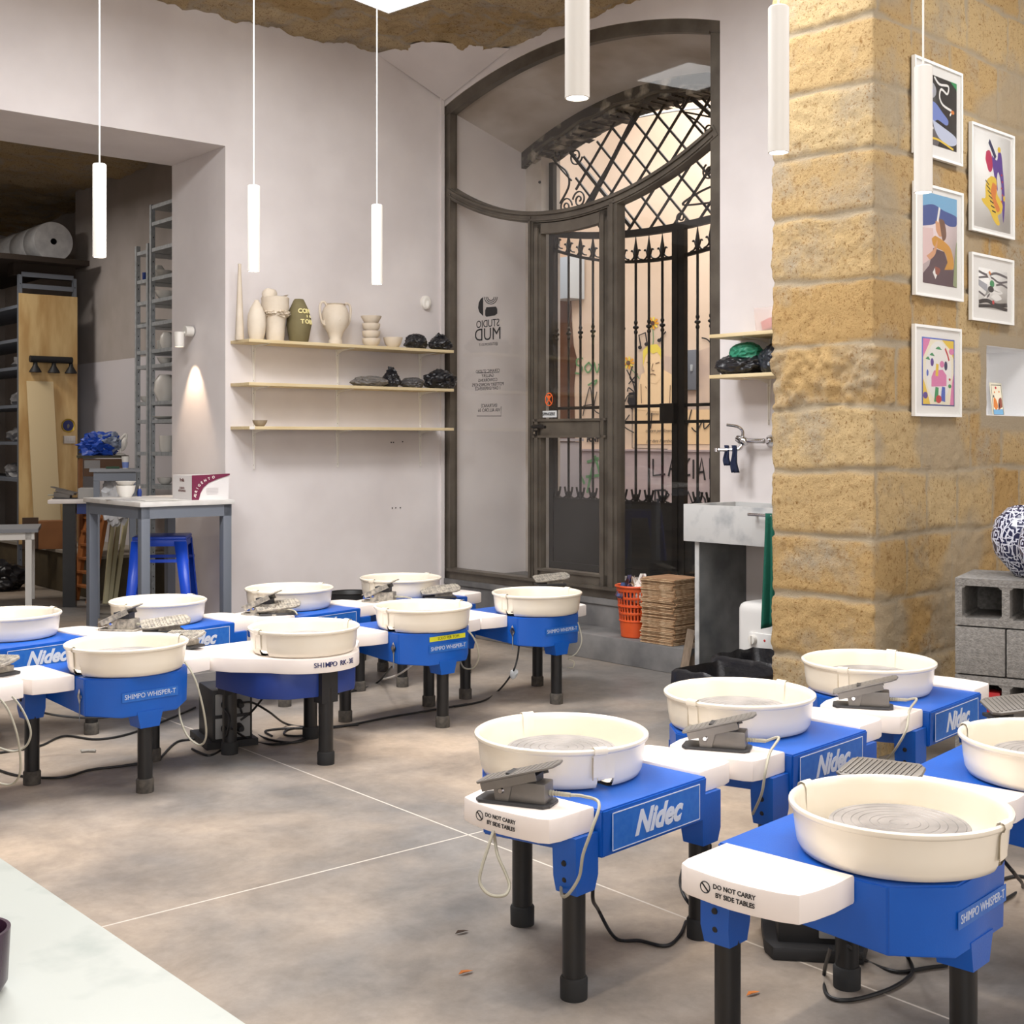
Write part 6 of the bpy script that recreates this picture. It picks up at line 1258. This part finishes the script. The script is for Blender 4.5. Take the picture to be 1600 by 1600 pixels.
picture(1430, 1503, 510, 651, (.17, .13, .13, .12), [
    (cYB, [(.03, .02), (.97, .02), (.97, .98), (.03, .98)]), (cY, [(.03, .02), (.25, .02), (.1, .3), (.03, .4)]), (cP, [(.03, .7), (.2, .9), (.25, .98), (.03, .98)]), (cY, [(.6, .98), (.97, .98), (.97, .7), (.85, .85)]), (cP, [(.85, .02), (.97, .02), (.97, .5), (.9, .3)]), (cV, ell(.1, .15, .07, .05)), (cP, ell(.9, .82, .08, .05)), (cW, ell(.5, .52, .40, .44, 24)),
    (cG, sm([(.4, .84), (.5, .88), (.6, .83)])), (cG, sm([(.22, .74), (.3, .78), (.38, .73)])), (cG, sm([(.1, .68), (.18, .72), (.24, .67)])), (cR, line([(.7, .86), (.78, .76), (.82, .68)], .04)), (cV, ell(.3, .64, .05, .06)), (cN, ell(.72, .6, .05, .07)), (cP, [(.28, .28), (.74, .30), (.74, .46), (.62, .54), (.36, .52), (.28, .42)]), (cY, line([(.46, .62), (.44, .44)], .08)), (cG, [(.36, .06), (.48, .06), (.5, .27), (.4, .28)]), (cB, [(.56, .08), (.7, .06), (.7, .28), (.6, .29)]), (cR, ell(.5, .1, .09, .06)), (cP, ell(.6, .62, .07, .05)), (cR, ell(.84, .4, .03, .02)), (cB, ell(.16, .48, .03, .05)), (cG, ell(.84, .3, .05, .03))],
    'framed colourful naive print with a pink shape and blue border, lowest on the stone wall', bg=cB)
picture(1519, 1586, 201, 367, (.08, .08, .05, .05), [
    (cN, line(sm([(.40, .92), (.52, .82), (.58, .76)]), .06)), (cCr, sm([(.32, .80), (.42, .82), (.5, .72), (.48, .62), (.4, .6), (.34, .66), (.3, .72)])), (cV, sm([(.48, .78), (.62, .74), (.66, .84), (.74, .82), (.78, .68), (.82, .5), (.84, .3), (.80, .1), (.76, .28), (.74, .5), (.66, .62), (.62, .56), (.64, .42), (.58, .5), (.5, .66)])), (cY, ell(.68, .86, .045, .03)), (cY, ell(.82, .36, .03, .03)),
    (cY, sm([(.46, .56), (.6, .54), (.62, .4), (.7, .34), (.78, .28), (.74, .2), (.64, .16), (.7, .08), (.62, .06), (.5, .12), (.4, .2), (.24, .26), (.2, .3), (.3, .32), (.3, .44), (.36, .52)])), (cO, sm([(.5, .5), (.62, .46), (.58, .34), (.7, .24), (.62, .2), (.5, .3), (.44, .4)]))]
    + [(cK, line([(.30+.03*k, .50-.05*k), (.40+.03*k, .46-.045*k)], .014)) for k in range(7)] + [(cR, ell(.75+.02*(k % 2), .6-.07*k, .02, .01)) for k in range(5)],
    'framed white sheet with a violet dancer and a yellow striped animal on the stone wall')
picture(1519, 1585, 400, 504, (.18, .14, .20, .20), [
    (cM, line(sm([(0, .9), (.3, .84), (.6, .92), (1, .86)]), .06)), (cM, line(sm([(0, .74), (.4, .8), (.7, .7), (1, .76)]), .05)), (cPG, [(0, .55), (.3, .4), (.3, .6), (0, .7)]), (cM, line(sm([(0, .4), (.3, .3), (.4, .5)]), .05)), (cW, line(sm([(.3, .9), (.42, .7), (.4, .55), (.8, .45), (.35, .42), (.2, .22)]), .07)), (cG, ell(.46, .64, .08, .09)), (cK, ell(.42, .5, .1, .08)), (cW, sm([(.4, .3), (.6, .42), (.8, .3), (.6, .22)])), (cK, line(sm([(0, .14), (.3, .2), (.6, .12), (1, .16)]), .10)), (cK, line(sm([(0, .04), (.5, .08), (1, .03)]), .08)), (cR, ell(.5, .18, .04, .05)), (cM, line(sm([(.6, .62), (.8, .66), (1, .6)]), .05)), (cO, line([(.36, .94), (.4, .86)], .06))],
    'small framed black-and-white print with red accents, right on the stone wall')
a = hit(PF, 1546, 645, .12); b = hit(PF, 1573, 600, .12)
t = thing('art_card', PF @ T(a.x, .10, NI[2]+.002) @ RX(-6), 'small bright card leaning inside the white niche', 'card'); Wc, Hc = .125, .175
q = MB(); q.bb((0, 0, 0), (Wc, .004, Hc), cYB)
for i, (mt, pts) in enumerate(((cK, [(.06, .06), (.94, .06), (.94, .94), (.06, .94)]), (cYB, [(.09, .08), (.91, .08), (.91, .92), (.09, .92)]), (cS, [(.09, .08), (.91, .08), (.91, .24), (.09, .22)]), (cO, sm([(.12, .3), (.2, .56), (.4, .5), (.5, .3), (.3, .2)])), (C_('rust', (150, 80, 60)), sm([(.5, .2), (.6, .5), (.85, .56), (.88, .3)])), (cR, ell(.45, .85, .07, .04)), (cO, ell(.3, .72, .05, .03)), (cO, ell(.7, .74, .05, .03)), (cK, ell(.2, .6, .05, .04)), (cK, ell(.6, .34, .05, .08)))): q.geo([(Wc*u_, -.0004-.0001*i, Hc*w_) for u_, w_ in pts], [tuple(range(len(pts)))], mt)
q.build('card_print', t, ang=180)

# ------------------------------------------------------------------ marble table in the near left corner
mt0 = Vector((-.275, 1.327)); dm = Vector((-.467, .529)).normalized(); nm_ = Vector((-dm.y, dm.x)) if False else Vector((-.749, -.661))
t = thing('marble_table', frame((mt0.x-dm.x*.36, mt0.y-dm.y*.36, 0), (dm.x, dm.y)), 'white marble tabletop filling the bottom left corner', 'table')
q = MB(); q.bb((0, 0, .72), (1.75, .75, .75), MARBW, bev=.002); q.build('tabletop', t)
for x, y in ((.1, .08), (1.6, .08), (.1, .62), (1.6, .62)): q = MB(); q.bb((x, y, 0), (x+.05, y+.05, .7195), GREYP); q.build('leg', t)
t = thing('mug', T(-.592, 1.40, .7515), 'dark plum glazed mug on the marble table, cut by the left edge', 'mug')
PLUM = mat('plum_glaze', (70, 44, 62), .25, var=(50, 32, 48), vs=20)
q = MB(); q.lathe([(0, 0), (.032, 0), (.038, .01), (.040, .05), (.041, .068), (.037, .068), (.034, .012), (0, .01)], PLUM, n=36); q.build('cup', t, ang=50); q = MB(); q.tube(catmull([(-.038, 0, .058), (-.062, 0, .052), (-.062, 0, .024), (-.037, 0, .016)], 6), .005, PLUM, n=8); q.build('handle', t)
